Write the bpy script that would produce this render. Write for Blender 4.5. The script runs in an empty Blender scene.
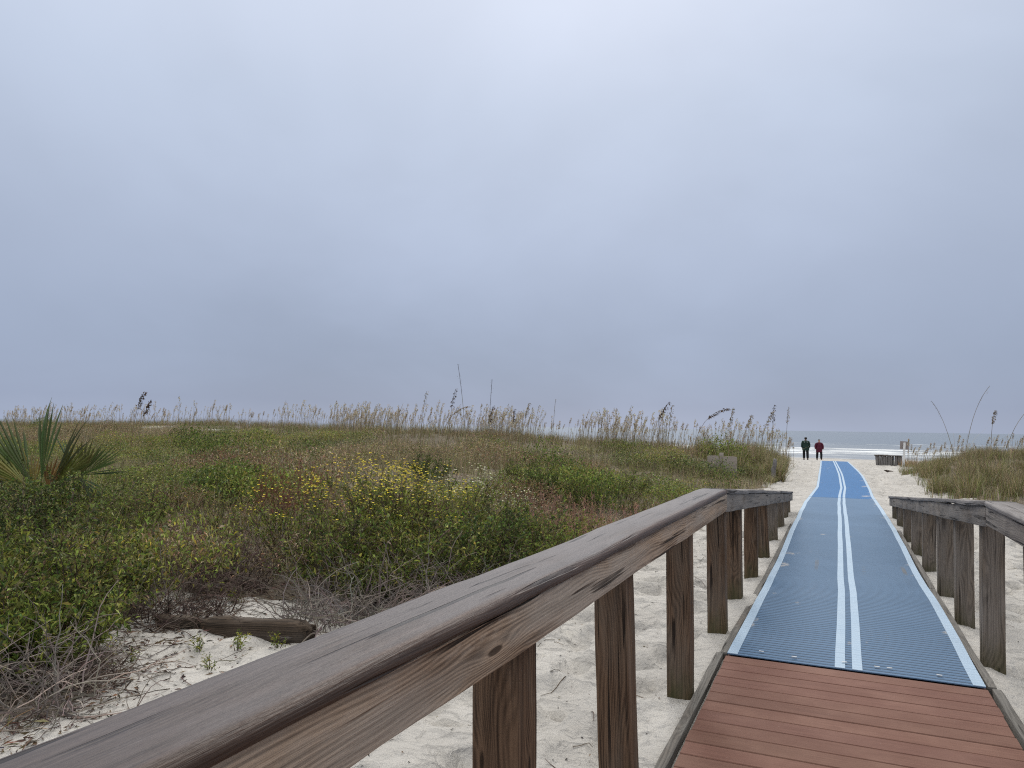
import bpy, math, random
import numpy as np
from mathutils import Vector, Matrix

R = math.radians
rng = np.random.default_rng(11)
random.seed(5)
S = bpy.context.scene
C = S.collection

# ------------------------------------------------------------------ helpers
def tag(o, label=None, cat=None, group=None, kind=None):
    if label: o['label'] = label
    if cat: o['category'] = cat
    if group: o['group'] = group
    if kind: o['kind'] = kind
    return o

def empty(name, loc=(0, 0, 0), rz=0.0):
    o = bpy.data.objects.new(name, None)
    o.empty_display_size = 0.1
    C.objects.link(o)
    o.location = loc
    o.rotation_euler = (0, 0, rz)
    return o

class MB:
    """gathers vertices / faces / colours and links them as one mesh object"""
    def __init__(s):
        s.v = []; s.c = []; s.q = []; s.t = []; s.mq = []; s.mt = []; s.n = 0
    def add(s, v, quads=None, tris=None, col=(1, 1, 1), mat=0):
        v = np.asarray(v, float).reshape(-1, 3)
        col = np.asarray(col, float)
        if col.ndim == 1: col = np.tile(col, (len(v), 1))
        s.v.append(v); s.c.append(col)
        if quads is not None and len(quads):
            q = np.asarray(quads, int).reshape(-1, 4) + s.n
            s.q.append(q); s.mq.append(np.full(len(q), mat))
        if tris is not None and len(tris):
            t = np.asarray(tris, int).reshape(-1, 3) + s.n
            s.t.append(t); s.mt.append(np.full(len(t), mat))
        s.n += len(v)
    def arrays(s):
        v = np.concatenate(s.v); c = np.concatenate(s.c)
        q = np.concatenate(s.q) if s.q else np.zeros((0, 4), int)
        t = np.concatenate(s.t) if s.t else np.zeros((0, 3), int)
        mq = np.concatenate(s.mq) if s.q else np.zeros(0, int)
        mt = np.concatenate(s.mt) if s.t else np.zeros(0, int)
        return v, c, q, t, mq, mt
    def mesh(s, name, mats, smooth=False):
        v, c, q, t, mq, mt = s.arrays()
        me = bpy.data.meshes.new(name)
        me.vertices.add(len(v)); me.vertices.foreach_set('co', v.astype(np.float32).ravel())
        nl = len(q) * 4 + len(t) * 3
        me.loops.add(nl)
        me.loops.foreach_set('vertex_index', np.concatenate([q.ravel(), t.ravel()]).astype(np.int32))
        me.polygons.add(len(q) + len(t))
        st = np.concatenate([np.arange(len(q)) * 4, len(q) * 4 + np.arange(len(t)) * 3]).astype(np.int32)
        me.polygons.foreach_set('loop_start', st)
        me.polygons.foreach_set('material_index', np.concatenate([mq, mt]).astype(np.int32))
        me.polygons.foreach_set('use_smooth', np.full(len(st), smooth))
        a = me.attributes.new('Col', 'FLOAT_COLOR', 'POINT')
        a.data.foreach_set('color', np.concatenate([c, np.ones((len(c), 1))], 1).astype(np.float32).ravel())
        me.update(calc_edges=True); me.validate()
        for m in (mats if isinstance(mats, (list, tuple)) else [mats]): me.materials.append(m)
        return me
    def build(s, name, mats, parent=None, smooth=False, loc=(0, 0, 0), rot=(0, 0, 0)):
        o = bpy.data.objects.new(name, s.mesh(name, mats, smooth))
        C.objects.link(o)
        o.location = loc; o.rotation_euler = rot
        if parent: o.parent = parent
        return o
    def put(s, arr, M=None, loc=(0, 0, 0), rz=0.0, sc=1.0, tint=(1, 1, 1)):
        """append another builder's arrays, turned, scaled and moved"""
        v, c, q, t, mq, mt = arr
        ca, sa = math.cos(rz), math.sin(rz)
        sc = np.asarray(sc, float)
        w = v * sc
        w = np.stack([w[:, 0] * ca - w[:, 1] * sa, w[:, 0] * sa + w[:, 1] * ca, w[:, 2]], 1) + np.asarray(loc)
        s.v.append(w); s.c.append(np.clip(c * np.asarray(tint), 0, 1))
        if len(q): s.q.append(q + s.n); s.mq.append(mq)
        if len(t): s.t.append(t + s.n); s.mt.append(mt)
        s.n += len(v)

def box(mb, x0, x1, y0, y1, z0, z1, col=(1, 1, 1), mat=0):
    v = [(x0, y0, z0), (x1, y0, z0), (x1, y1, z0), (x0, y1, z0), (x0, y0, z1), (x1, y0, z1), (x1, y1, z1), (x0, y1, z1)]
    mb.add(v, [(0, 3, 2, 1), (4, 5, 6, 7), (0, 1, 5, 4), (1, 2, 6, 5), (2, 3, 7, 6), (3, 0, 4, 7)], col=col, mat=mat)

def tube(mb, pts, rad, sides=4, col=(1, 1, 1), mat=0, cap=True):
    pts = np.asarray(pts, float); n = len(pts)
    rad = np.broadcast_to(np.asarray(rad, float), (n,))
    d = np.gradient(pts, axis=0)
    d /= np.linalg.norm(d, axis=1)[:, None] + 1e-9
    ref = np.where(np.abs(d[:, 2:3]) > .9, np.array([[1., 0, 0]]), np.array([[0, 0, 1.]]))
    a = np.cross(d, ref); a /= np.linalg.norm(a, axis=1)[:, None] + 1e-9
    b = np.cross(d, a)
    th = np.arange(sides) * 2 * math.pi / sides
    v = pts[:, None, :] + rad[:, None, None] * (np.cos(th)[None, :, None] * a[:, None, :] + np.sin(th)[None, :, None] * b[:, None, :])
    i = np.arange(n - 1)[:, None] * sides; j = np.arange(sides)[None, :]; k = (j + 1) % sides
    q = np.stack([i + j, i + k, i + sides + k, i + sides + j], -1).reshape(-1, 4)
    t = []
    if cap:
        for e, base in ((0, 0), (1, (n - 1) * sides)):
            for m in range(1, sides - 1):
                t.append((base, base + m + 1, base + m) if e == 0 else (base, base + m, base + m + 1))
    mb.add(v.reshape(-1, 3), q, t, col=col, mat=mat)

def unit(a):
    return a / (np.linalg.norm(a, axis=-1, keepdims=True) + 1e-9)

def leaves(mb, P, D, L, Wd, col, mat=0, fold=.25, droop=.15):
    """folded pointed leaves: base, two shoulders, tip"""
    n = len(P)
    if n == 0: return
    D = unit(D)
    up = unit(np.array([0, 0, 1.]) + rng.normal(0, .5, (n, 3)))
    sd = unit(np.cross(D, up)); nr = np.cross(sd, D)
    L = np.broadcast_to(L, (n,))[:, None]; Wd = np.broadcast_to(Wd, (n,))[:, None]
    b = P; m = P + D * L * .45
    l = m + sd * Wd * .5 + nr * Wd * fold; r = m - sd * Wd * .5 + nr * Wd * fold
    t = P + D * L - np.array([0, 0, 1.]) * L * droop
    v = np.stack([b, l, t, r], 1).reshape(-1, 3)
    i = np.arange(n)[:, None] * 4
    tr = np.concatenate([i + [0, 2, 1], i + [0, 3, 2]], 0)
    col = np.asarray(col, float)
    if col.ndim == 1: col = np.tile(col, (n, 1))
    mb.add(v, tris=tr, col=np.repeat(col, 4, 0), mat=mat)

def blades(mb, P, A, T, L, Wd, col, mat=0, seg=3, curve=.8):
    """grass blades: P base, A azimuth, T tilt from vertical at base, bending over by curve"""
    n = len(P)
    L = np.broadcast_to(L, (n,)); Wd = np.broadcast_to(Wd, (n,)); curve = np.broadcast_to(curve, (n,))
    dirh = np.stack([np.cos(A), np.sin(A), 0 * A], 1)
    side = np.stack([-np.sin(A + rng.normal(0, .6, n)), np.cos(A), 0 * A], 1)
    p = P.copy(); rows = []
    for k in range(seg + 1):
        f = k / seg
        w = Wd * (1 - f) ** .7 * .5 + 1e-4
        rows.append(p - side * w[:, None]); rows.append(p + side * w[:, None])
        ang = T + curve * f
        p = p + (dirh * np.sin(ang)[:, None] + np.array([0, 0, 1.]) * np.cos(ang)[:, None]) * (L / seg)[:, None]
    v = np.stack(rows, 1).reshape(-1, 3)
    m = 2 * (seg + 1)
    i = np.arange(n)[:, None] * m
    q = np.concatenate([i + [2 * k, 2 * k + 1, 2 * k + 3, 2 * k + 2] for k in range(seg)], 0)
    col = np.asarray(col, float)
    if col.ndim == 1: col = np.tile(col, (n, 1))
    mb.add(v, q, col=np.repeat(col, m, 0), mat=mat)

# value noise --------------------------------------------------------------
_tab = np.random.default_rng(3).random((256, 256))
def vnoise(x, y):
    xi = np.floor(x).astype(int); yi = np.floor(y).astype(int)
    fx = x - xi; fy = y - yi
    fx = fx * fx * (3 - 2 * fx); fy = fy * fy * (3 - 2 * fy)
    g = lambda a, b: _tab[a & 255, b & 255]
    return (g(xi, yi) * (1 - fx) + g(xi + 1, yi) * fx) * (1 - fy) + (g(xi, yi + 1) * (1 - fx) + g(xi + 1, yi + 1) * fx) * fy
def fbm(x, y, o=4):
    s = 0; a = .5; t = 0
    for k in range(o):
        s = s + a * vnoise(x * 2 ** k + 17.3 * k, y * 2 ** k + 9.1 * k); t += a; a *= .5
    return s / t
def sm(t):
    t = np.clip(t, 0, 1); return t * t * (3 - 2 * t)

# ------------------------------------------------------------------ terrain
PY = [-60, 12, 13.6, 15, 18, 21.5, 25, 30, 36, 41, 47, 52, 62, 80, 105, 130, 400, 3000]
PZ = [-.15, -.15, -.035, -.025, -.07, -.17, -.215, -.10, -.14, -.195, -.25, -.34, -.68, -1.2, -1.97, -2.8, -9, -30]
def path_z(y): return np.interp(y, PY, PZ)
CX = [0, 5.35, 8, 15, 18, 21.5, 25, 30, 36, 41, 47, 60]
CV = [.075, .075, .102, .133, .14, .18, .25, .22, .16, .10, .03, -.1]
def mat_cx(y): return np.interp(y, CX, CV)

def dune(X, Y):
    """raised sand on both sides of the walkway"""
    # left: gentle back slope, then the crest
    e = sm((-X - 3.2) / 6)
    back = .42 * e * sm((Y + 2) / 12)
    ridge_y = 37 + 3.0 * (fbm(X * .06 + 3, X * 0 + 1.5, 3) - .5) * 2
    prof = np.exp(-((Y - ridge_y) / np.where(Y < ridge_y, 9.5, 6.0)) ** 2)
    hh = .46 + .64 * sm((-X - 9) / 11) + .22 * (fbm(X * .09 + 40, Y * .05, 3) - .5) * 2 - .22 * sm((-X - 34) / 14)
    edge = sm((-X - 1.35 - .25 * np.sin(Y * .5)) / 2.6) * sm((Y - 18) / 8)
    left = back * (1 - sm((Y - 30) / 14)) + hh * prof * edge
    # right mound
    pr = np.exp(-((Y - 30) / 7.5) ** 2) * sm((X - 1.9 - .3 * np.sin(Y * .6)) / 3.2)
    pr2 = np.exp(-((Y - 45) / 5.0) ** 2) * sm((X - 4.0) / 5)
    right = .85 * pr + .82 * pr2 + .10 * sm((X - 2.5) / 4) * sm((20 - Y) / 12) * sm((Y - 4) / 6)
    return left + right

def ground(X, Y, detail=True):
    X = np.asarray(X, float); Y = np.asarray(Y, float)
    z = path_z(Y)
    lim = sm((13.5 - Y) / 1.5)
    side = np.where(X < 0, -.055, -.125)
    side = np.where(Y > 13.5, path_z(Y) - .03, side - .05 * sm((Y - 7.8) / 1.5) * (X < 0) + .05 * np.exp(-((Y - 7.2) / .5) ** 2) * (X < 0))
    off = np.abs(X - mat_cx(Y))
    k = np.where(Y < 13.0, sm((off - .66) / .11), sm((off - .80) / .25))
    z = z * (1 - k) + np.where(Y > 13.6, side, side) * k
    z = z + dune(X, Y)
    if detail:
        amp = sm((off - .86) / .35)
        near = sm((26 - np.hypot(X, Y)) / 14); mid = sm((56 - Y) / 10)
        z = z + amp * ((fbm(X * .8, Y * .8, 2) - .5) * .10 + (fbm(X * 3.1 + 5, Y * 3.1, 3) - .5) * .11 * (.35 + .65 * near))
        # footprints and wind dimples, fewer where nobody walks
        amp = amp * np.where(Y < 14, 1 - .72 * sm((-X - 2.3) / .8), 1.0)
        d = vnoise(X * 5.5 + 31, Y * 4.6 + 11)
        z = z - amp * mid * .085 * sm((d - .54) / .22) + amp * near * .02 * sm((.42 - d) / .3)
        d2 = vnoise(X * 2.6 + 3, Y * 2.1 + 7)
        z = z - amp * mid * .07 * sm((d2 - .60) / .2)
        rp = np.sin((Y * 1.0 + X * .55 + .35 * fbm(X * 1.6, Y * 1.6, 2) * 3) * 26)
        z = z + amp * near * .006 * rp * sm((fbm(X * .9 + 9, Y * .9, 2) - .4) / .2)
    return z

def gz(x, y): return float(ground(np.array([x]), np.array([y]))[0])

# ------------------------------------------------------------------ materials
def newmat(name):
    m = bpy.data.materials.new(name); m.use_nodes = True
    nt = m.node_tree; nt.nodes.clear()
    out = nt.nodes.new('ShaderNodeOutputMaterial')
    b = nt.nodes.new('ShaderNodeBsdfPrincipled')
    nt.links.new(b.outputs[0], out.inputs[0])
    return m, nt, b, out
def nd(nt, t, **kw):
    n = nt.nodes.new('ShaderNode' + t)
    for k, v in kw.items():
        if k in ('operation', 'blend_type', 'data_type', 'attribute_name', 'noise_dimensions', 'feature', 'sky_type', 'sun_disc', 'wave_type', 'bands_direction', 'interpolation_type', 'clamp', 'distance'):
            setattr(n, k, v)
        else: n.inputs[k].default_value = v
    return n
def lk(nt, a, b): nt.links.new(a, b)
def ramp(nt, fac, stops):
    n = nt.nodes.new('ShaderNodeValToRGB')
    e = n.color_ramp.elements
    while len(e) > 2: e.remove(e[-1])
    e[0].position, e[0].color = stops[0][0], (*stops[0][1], 1)
    e[1].position, e[1].color = stops[-1][0], (*stops[-1][1], 1)
    for p, c in stops[1:-1]:
        x = e.new(p); x.color = (*c, 1)
    lk(nt, fac, n.inputs[0]); return n.outputs[0]
def mix(nt, fac, a, b, bt='MIX'):
    n = nd(nt, 'MixRGB', blend_type=bt)
    for i, v in ((0, fac), (1, a), (2, b)):
        if hasattr(v, 'is_linked'): lk(nt, v, n.inputs[i])
        elif isinstance(v, (int, float)): n.inputs[i].default_value = v
        else: n.inputs[i].default_value = (*v, 1)
    return n.outputs[0]
def mth(nt, op, a, b=None, clamp=False):
    n = nd(nt, 'Math', operation=op); n.use_clamp = clamp
    for i, v in ((0, a), (1, b)):
        if v is None: continue
        if hasattr(v, 'is_linked'): lk(nt, v, n.inputs[i])
        else: n.inputs[i].default_value = v
    return n.outputs[0]
def mrange(nt, v, a, b, c=0., d=1.):
    n = nt.nodes.new('ShaderNodeMapRange'); n.clamp = True; n.interpolation_type = 'SMOOTHSTEP'
    lk(nt, v, n.inputs[0])
    for i, x in enumerate((a, b, c, d)): n.inputs[i + 1].default_value = x
    return n.outputs[0]
def scalev(nt, v, s):
    n = nd(nt, 'Vector' + 'Math', operation='MULTIPLY'); lk(nt, v, n.inputs[0]); n.inputs[1].default_value = s
    return n.outputs[0]
def noise(nt, v, scale=1., detail=3., rough=.55, dist=0.):
    n = nd(nt, 'TexNoise', Scale=scale, Detail=detail, Roughness=rough, Distortion=dist); lk(nt, v, n.inputs['Vector'])
    return n.outputs['Fac']
def bump(nt, h, b, strength=.4, dist=.01):
    n = nd(nt, 'Bump', Strength=strength); n.inputs['Distance'].default_value = dist
    lk(nt, h, n.inputs['Height']); lk(nt, n.outputs[0], b.inputs['Normal'])

def foliage_mat(name, transl=.3, rough=.6, var=.35):
    m, nt, b, out = newmat(name)
    a = nd(nt, 'Attribute', attribute_name='Col')
    oi = nt.nodes.new('ShaderNodeObjectInfo')
    hs = nd(nt, 'HueSaturation', Saturation=1.0)
    lk(nt, mrange(nt, oi.outputs['Random'], 0, 1, 1 - var, 1 + var), hs.inputs['Value'])
    lk(nt, a.outputs['Color'], hs.inputs['Color'])
    lk(nt, hs.outputs[0], b.inputs['Base Color'])
    b.inputs['Roughness'].default_value = rough
    b.inputs['Specular IOR Level'].default_value = .25
    tr = nt.nodes.new('ShaderNodeBsdfTranslucent'); lk(nt, hs.outputs[0], tr.inputs[0])
    mx = nt.nodes.new('ShaderNodeMixShader'); mx.inputs[0].default_value = transl
    lk(nt, b.outputs[0], mx.inputs[1]); lk(nt, tr.outputs[0], mx.inputs[2]); lk(nt, mx.outputs[0], out.inputs[0])
    return m
LEAF = foliage_mat('leaf', .28, .55, .18)
GRASS = foliage_mat('grass_blade', .3, .65, .12)
TWIG = foliage_mat('twig_bark', .0, .85, .1)
SEED = foliage_mat('seed_head', .25, .8, .1)
PALM = foliage_mat('palm_leaf', .2, .42, .05)

def plain(name, col, rough=.7, vary=.15, scale=8., spec=.3):
    m, nt, b, out = newmat(name)
    tc = nt.nodes.new('ShaderNodeTexCoord')
    n = noise(nt, tc.outputs['Object'], scale, 4)
    lo = tuple(c * (1 - vary) for c in col); hi = tuple(min(1, c * (1 + vary)) for c in col)
    lk(nt, ramp(nt, n, [(.3, lo), (.7, hi)]), b.inputs['Base Color'])
    b.inputs['Roughness'].default_value = rough; b.inputs['Specular IOR Level'].default_value = spec
    bump(nt, n, b, .15, .01)
    return m

def wood(name, light, dark, grey, greyamt=.5, rough=.75, crack=.55, ringf=150., moss=0., edge=None, knots=True, stain=0.0, ringw=.16):
    """weathered softwood; grain runs along the board's own X"""
    m, nt, b, out = newmat(name)
    tc = nt.nodes.new('ShaderNodeTexCoord'); oi = nt.nodes.new('ShaderNodeObjectInfo')
    rn = oi.outputs['Random']
    off = nt.nodes.new('ShaderNodeCombineXYZ')
    for i, k in enumerate((37., 1.7, 2.9)): lk(nt, mth(nt, 'MULTIPLY', rn, k), off.inputs[i])
    ad = nd(nt, 'VectorMath', operation='ADD'); lk(nt, tc.outputs['Object'], ad.inputs[0]); lk(nt, off.outputs[0], ad.inputs[1])
    P = ad.outputs[0]
    sp = nt.nodes.new('ShaderNodeSeparateXYZ'); lk(nt, tc.outputs['Object'], sp.inputs[0])
    # knots: cells stretched along the grain
    vo = nd(nt, 'TexVoronoi', Scale=1.0, Randomness=1.0); lk(nt, scalev(nt, P, (1.7, 7.5, 7.5)), vo.inputs['Vector'])
    kd = vo.outputs['Distance']
    kpull = mrange(nt, kd, 0, .38, 1, 0)
    w1 = noise(nt, scalev(nt, P, (.9, 3, 3)), 1, 2); w2 = noise(nt, scalev(nt, P, (.7, 4, 4)), 1.3, 2)
    py = mth(nt, 'ADD', sp.outputs[1], mth(nt, 'ADD', mth(nt, 'MULTIPLY', w1, .14), mth(nt, 'MULTIPLY', rn, .08)))
    pz = mth(nt, 'ADD', sp.outputs[2], mth(nt, 'ADD', mth(nt, 'MULTIPLY', w2, .12), .09))
    rr = mth(nt, 'SQRT', mth(nt, 'ADD', mth(nt, 'MULTIPLY', py, py), mth(nt, 'MULTIPLY', pz, pz)))
    rr = mth(nt, 'ADD', rr, mth(nt, 'MULTIPLY', kpull, .022))
    ring = mth(nt, 'ADD', mth(nt, 'MULTIPLY', mth(nt, 'SINE', mth(nt, 'MULTIPLY', rr, ringf * 6.283)), .5), .5)
    fib = noise(nt, scalev(nt, P, (3.0, 120, 120)), 1, 5, .75)
    fib2 = noise(nt, scalev(nt, P, (1.3, 34, 34)), 1, 3, .6)
    blot = noise(nt, scalev(nt, P, (1.6, 7, 7)), 1, 4, .6)
    blot2 = noise(nt, scalev(nt, P, (5, 14, 14)), 1, 4, .65)
    g = mth(nt, 'ADD', mth(nt, 'MULTIPLY', ring, ringw), mth(nt, 'ADD', mth(nt, 'MULTIPLY', fib, .62 - ringw * .5), mth(nt, 'MULTIPLY', fib2, .62 - ringw * .5)))
    g = mrange(nt, g, .40, .80)
    col = mix(nt, g, dark, light)
    gcol = mix(nt, g, tuple(c * .62 for c in grey), grey)
    gm = mrange(nt, blot, .5 - greyamt * .35, .85 - greyamt * .35)
    col = mix(nt, mth(nt, 'MULTIPLY', gm, min(1, .45 + greyamt)), col, gcol)
    lt = mrange(nt, blot2, .60, .78)
    col = mix(nt, mth(nt, 'MULTIPLY', lt, .30), col, tuple(min(1, c * 1.55) for c in grey))
    if stain:
        stn = mrange(nt, noise(nt, scalev(nt, P, (2.2, 9, 9)), 1, 5, .7), .5, .72)
        col = mix(nt, mth(nt, 'MULTIPLY', stn, stain), col, (.018, .016, .016))
    if edge:       # smooth brown rounded arris worn by hands
        e = mrange(nt, mth(nt, 'ADD', mth(nt, 'MULTIPLY', sp.outputs[1], -1.0), mth(nt, 'MULTIPLY', mth(nt, 'SUBTRACT', fib2, .5), .02)), edge[0], edge[1])
        col = mix(nt, mth(nt, 'MULTIPLY', e, .9), col, mix(nt, g, (.026, .014, .009), (.070, .038, .023)))
    if knots:
        kn = mrange(nt, kd, .055, .085, 1, 0)
        kring = mrange(nt, kd, .09, .17, 1, 0)
        col = mix(nt, mth(nt, 'MULTIPLY', kring, .35), col, light)
        col = mix(nt, mth(nt, 'MULTIPLY', kn, .85), col, tuple(c * .45 for c in dark))
    ck = noise(nt, scalev(nt, P, (1.1, 42, 42)), 1, 2, .5, .3)
    ckm = mrange(nt, ck, .735 - .15 * crack, .775 - .15 * crack)
    ckg = mrange(nt, noise(nt, scalev(nt, P, (1.0, 5, 5)), 1.3, 2), .42, .6)
    ckm = mth(nt, 'MULTIPLY', ckm, ckg)
    col = mix(nt, mth(nt, 'MULTIPLY', ckm, .88), col, (.012, .009, .008))
    if moss:
        mg = mth(nt, 'ADD', sp.outputs[0], mth(nt, 'MULTIPLY', blot2, .5))
        mf = mth(nt, 'MULTIPLY', mrange(nt, mg, .48, .98, 1, 0), moss)
        col = mix(nt, mf, col, mix(nt, fib2, (.034, .036, .014), (.092, .092, .040)))
    lk(nt, col, b.inputs['Base Color'])
    b.inputs['Roughness'].default_value = rough; b.inputs['Specular IOR Level'].default_value = .3 if edge else .15
    h = mth(nt, 'SUBTRACT', mth(nt, 'ADD', mth(nt, 'MULTIPLY', fib, .6), mth(nt, 'MULTIPLY', ring, .05)), mth(nt, 'MULTIPLY', ckm, 1.4))
    bump(nt, h, b, .9, .006)
    return m

W_CAP = wood('worn_handrail_wood', (.072, .050, .040), (.020, .013, .010), (.092, .076, .073), .85, .50, .75, 150, ringw=.06, edge=(.062, .086), knots=False)
W_FASCIA = wood('brown_grey_rail_wood', (.42, .305, .215), (.080, .050, .033), (.40, .34, .285), .6, .8, .95, 110, ringw=.16)
W_FASCIA2 = wood('grey_weathered_rail_wood', (.21, .175, .145), (.058, .045, .036), (.245, .22, .20), .8, .85, .9, 130, stain=.5)
W_CAP2 = wood('grey_weathered_cap_wood', (.20, .18, .165), (.075, .064, .058), (.235, .22, .215), .8, .8, .9, 80, stain=.25)
W_POST = wood('brown_post_wood', (.180, .112, .070), (.038, .023, .015), (.165, .132, .103), .3, .82, .95, 130, moss=1.0, ringw=.13)
W_POST2 = wood('grey_brown_post_wood', (.215, .165, .120), (.052, .038, .028), (.225, .19, .16), .6, .85, .95, 120, moss=.9, ringw=.18)
W_EDGE = wood('grey_edge_board_wood', (.14, .12, .10), (.05, .042, .036), (.17, .16, .145), .8, .85, .7, 90, knots=False)
W_LOG = wood('driftwood', (.085, .062, .044), (.022, .016, .012), (.095, .08, .068), .35, .9, 1.0, 60, knots=False)
W_BOX = wood('silver_grey_wood', (.19, .17, .155), (.07, .06, .053), (.23, .215, .205), .9, .9, .6, 60, knots=False)
W_PANEL = wood('pale_panel_wood', (.38, .315, .25), (.24, .195, .15), (.38, .33, .28), .8, .9, .3, 40, knots=False)

def board(name, p0, p1, wid, thk, mat, parent, bev=.006, segs=2, up=(0, 0, 1), round_edge=None, warp=.002, jag=0.0):
    """a sawn board from p0 to p1 (centre line), its own X along the grain, Y = side, Z = up"""
    p0, p1 = Vector(p0), Vector(p1); d = p1 - p0; L = d.length; d.normalize()
    u = Vector(up); y = u.cross(d).normalized(); z = d.cross(y)
    # cross-section polygon with rounded corners
    r4 = [bev, bev, bev, bev]
    if round_edge: r4 = [round_edge.get(k, bev) for k in range(4)]
    cs = []
    for k, (sy, sz) in enumerate(((1, 1), (-1, 1), (-1, -1), (1, -1))):
        rr = r4[k]; cy, cz = sy * (wid / 2 - rr), sz * (thk / 2 - rr)
        n = max(2, int(3 + rr * 160))
        a0 = [0, 90, 180, 270][k]
        for i in range(n + 1):
            a = R(a0 + 90 * i / n); cs.append((cy + rr * math.cos(a), cz + rr * math.sin(a)))
    cs = np.array(cs); m = len(cs)
    nx = max(2, int(L / .12))
    xs = np.linspace(0, L, nx + 1)
    ins = np.array([(0 if 0 < i < nx else 1) for i in range(nx + 1)])
    mb = MB(); V = []
    seed = rng.random() * 50
    for i, x in enumerate(xs):
        k = 1 - .05 * ins[i]
        wy = (vnoise(np.array([x * 1.3 + seed]), np.array([.5]))[0] - .5) * warp * 4
        wz = (vnoise(np.array([x * 1.1 + seed]), np.array([7.5]))[0] - .5) * warp * 4
        ww = (vnoise(np.full(m, x * 5 + seed), np.arange(m) * .37) - .5) * warp * (1 + jag)
        V.append(np.stack([np.full(m, x) , cs[:, 0] * k + wy + ww, cs[:, 1] * k + wz + ww], 1))
    V.insert(0, V[0] * [1, .93, .93] + [0, 0, 0]); V[0][:, 0] = -.004
    V.append(V[-1] * [1, .93, .93]); V[-1][:, 0] = L + .004
    n = len(V)
    i = np.arange(n - 1)[:, None] * m; j = np.arange(m)[None, :]; kk = (j + 1) % m
    q = np.stack([i + j, i + m + j, i + m + kk, i + kk], -1).reshape(-1, 4)
    t = [(0, a, a + 1) for a in range(1, m - 1)] + [((n - 1) * m, (n - 1) * m + a + 1, (n - 1) * m + a) for a in range(1, m - 1)]
    mb.add(np.concatenate(V), q[:, ::-1][:, :], [tuple(x) for x in t])
    o = mb.build(name, mat, None, smooth=True)
    M = Matrix((d, y, z)).transposed().to_4x4(); M.translation = p0
    o.matrix_world = M
    if parent:
        o.parent = parent; o.matrix_parent_inverse = Matrix.Identity(4)
        o.matrix_local = parent.matrix_world.inverted() @ M if False else Matrix.Translation(-parent.location) @ M
    try:
        md = o.modifiers.new('edge_split', 'EDGE_SPLIT'); md.split_angle = R(40)
    except Exception: pass
    return o

# ------------------------------------------------------------------ world + sun + camera
def build_world():
    w = bpy.data.worlds.new('World'); S.world = w; w.use_nodes = True
    nt = w.node_tree; nt.nodes.clear()
    out = nt.nodes.new('ShaderNodeOutputWorld'); bg = nt.nodes.new('ShaderNodeBackground')
    lk(nt, bg.outputs[0], out.inputs[0]); bg.inputs['Strength'].default_value = .1
    sky = nt.nodes.new('ShaderNodeTexSky'); sky.sky_type = 'NISHITA'; sky.sun_disc = False
    sky.sun_elevation = R(40); sky.sun_rotation = R(-18)
    tc = nt.nodes.new('ShaderNodeTexCoord'); G = tc.outputs['Generated']
    sp = nt.nodes.new('ShaderNodeSeparateXYZ'); lk(nt, G, sp.inputs[0])
    z = sp.outputs[2]
    base = ramp(nt, z, [(0.0, (3.45, 4.1, 5.6)), (.03, (2.98, 3.58, 5.05)), (.09, (3.2, 3.8, 5.2)), (.22, (3.95, 4.58, 5.95)), (.40, (5.05, 5.75, 7.1)), (.56, (6.4, 7.0, 8.3)), (.75, (17.5, 17.4, 17.0)), (1.0, (24, 23.4, 22.2))])
    # soft cloud deck: broad billows, flattened towards the horizon
    zz = mth(nt, 'ADD', mth(nt, 'MAXIMUM', z, 0.0), .42)
    cx = nt.nodes.new('ShaderNodeCombineXYZ')
    lk(nt, mth(nt, 'DIVIDE', sp.outputs[0], zz), cx.inputs[0]); lk(nt, mth(nt, 'DIVIDE', sp.outputs[1], zz), cx.inputs[1])
    n1 = noise(nt, cx.outputs[0], .9, 5, .5, .5); n2 = noise(nt, cx.outputs[0], 2.6, 5, .5, .4)
    cl = mth(nt, 'ADD', mth(nt, 'MULTIPLY', n1, .75), mth(nt, 'MULTIPLY', n2, .25))
    f = mrange(nt, cl, .30, .70, .915, 1.085)
    # thinner cloud in front of the sun
    dv = nd(nt, 'VectorMath', operation='DOT_PRODUCT'); lk(nt, G, dv.inputs[0])
    a, e = R(24), R(33)
    dv.inputs[1].default_value = (-math.sin(a) * math.cos(e), math.cos(a) * math.cos(e), math.sin(e))
    glow = mrange(nt, mth(nt, 'ADD', dv.outputs['Value'], mth(nt, 'MULTIPLY', mth(nt, 'SUBTRACT', n1, .5), .16)), .82, 1.0, 1.0, 1.15)
    f = mth(nt, 'MULTIPLY', f, glow)
    cc = mix(nt, 1.0, base, (1, 1, 1), 'MULTIPLY')
    vm = nd(nt, 'VectorMath', operation='SCALE'); lk(nt, cc, vm.inputs[0]); lk(nt, f, vm.inputs['Scale'])
    lk(nt, mix(nt, .94, sky.outputs[0], vm.outputs[0]), bg.inputs['Color'])
    return w
build_world()

sun = bpy.data.lights.new('sun', 'SUN'); so = bpy.data.objects.new('sun', sun); C.objects.link(so)
sun.energy = 1.5; sun.angle = R(18); sun.color = (1.0, .965, .91)
el, az = R(40), R(18)       # ahead and a little to the left
dvec = Vector((-math.sin(az) * math.cos(el), math.cos(az) * math.cos(el), math.sin(el)))
so.rotation_euler = dvec.to_track_quat('Z', 'Y').to_euler()

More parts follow.
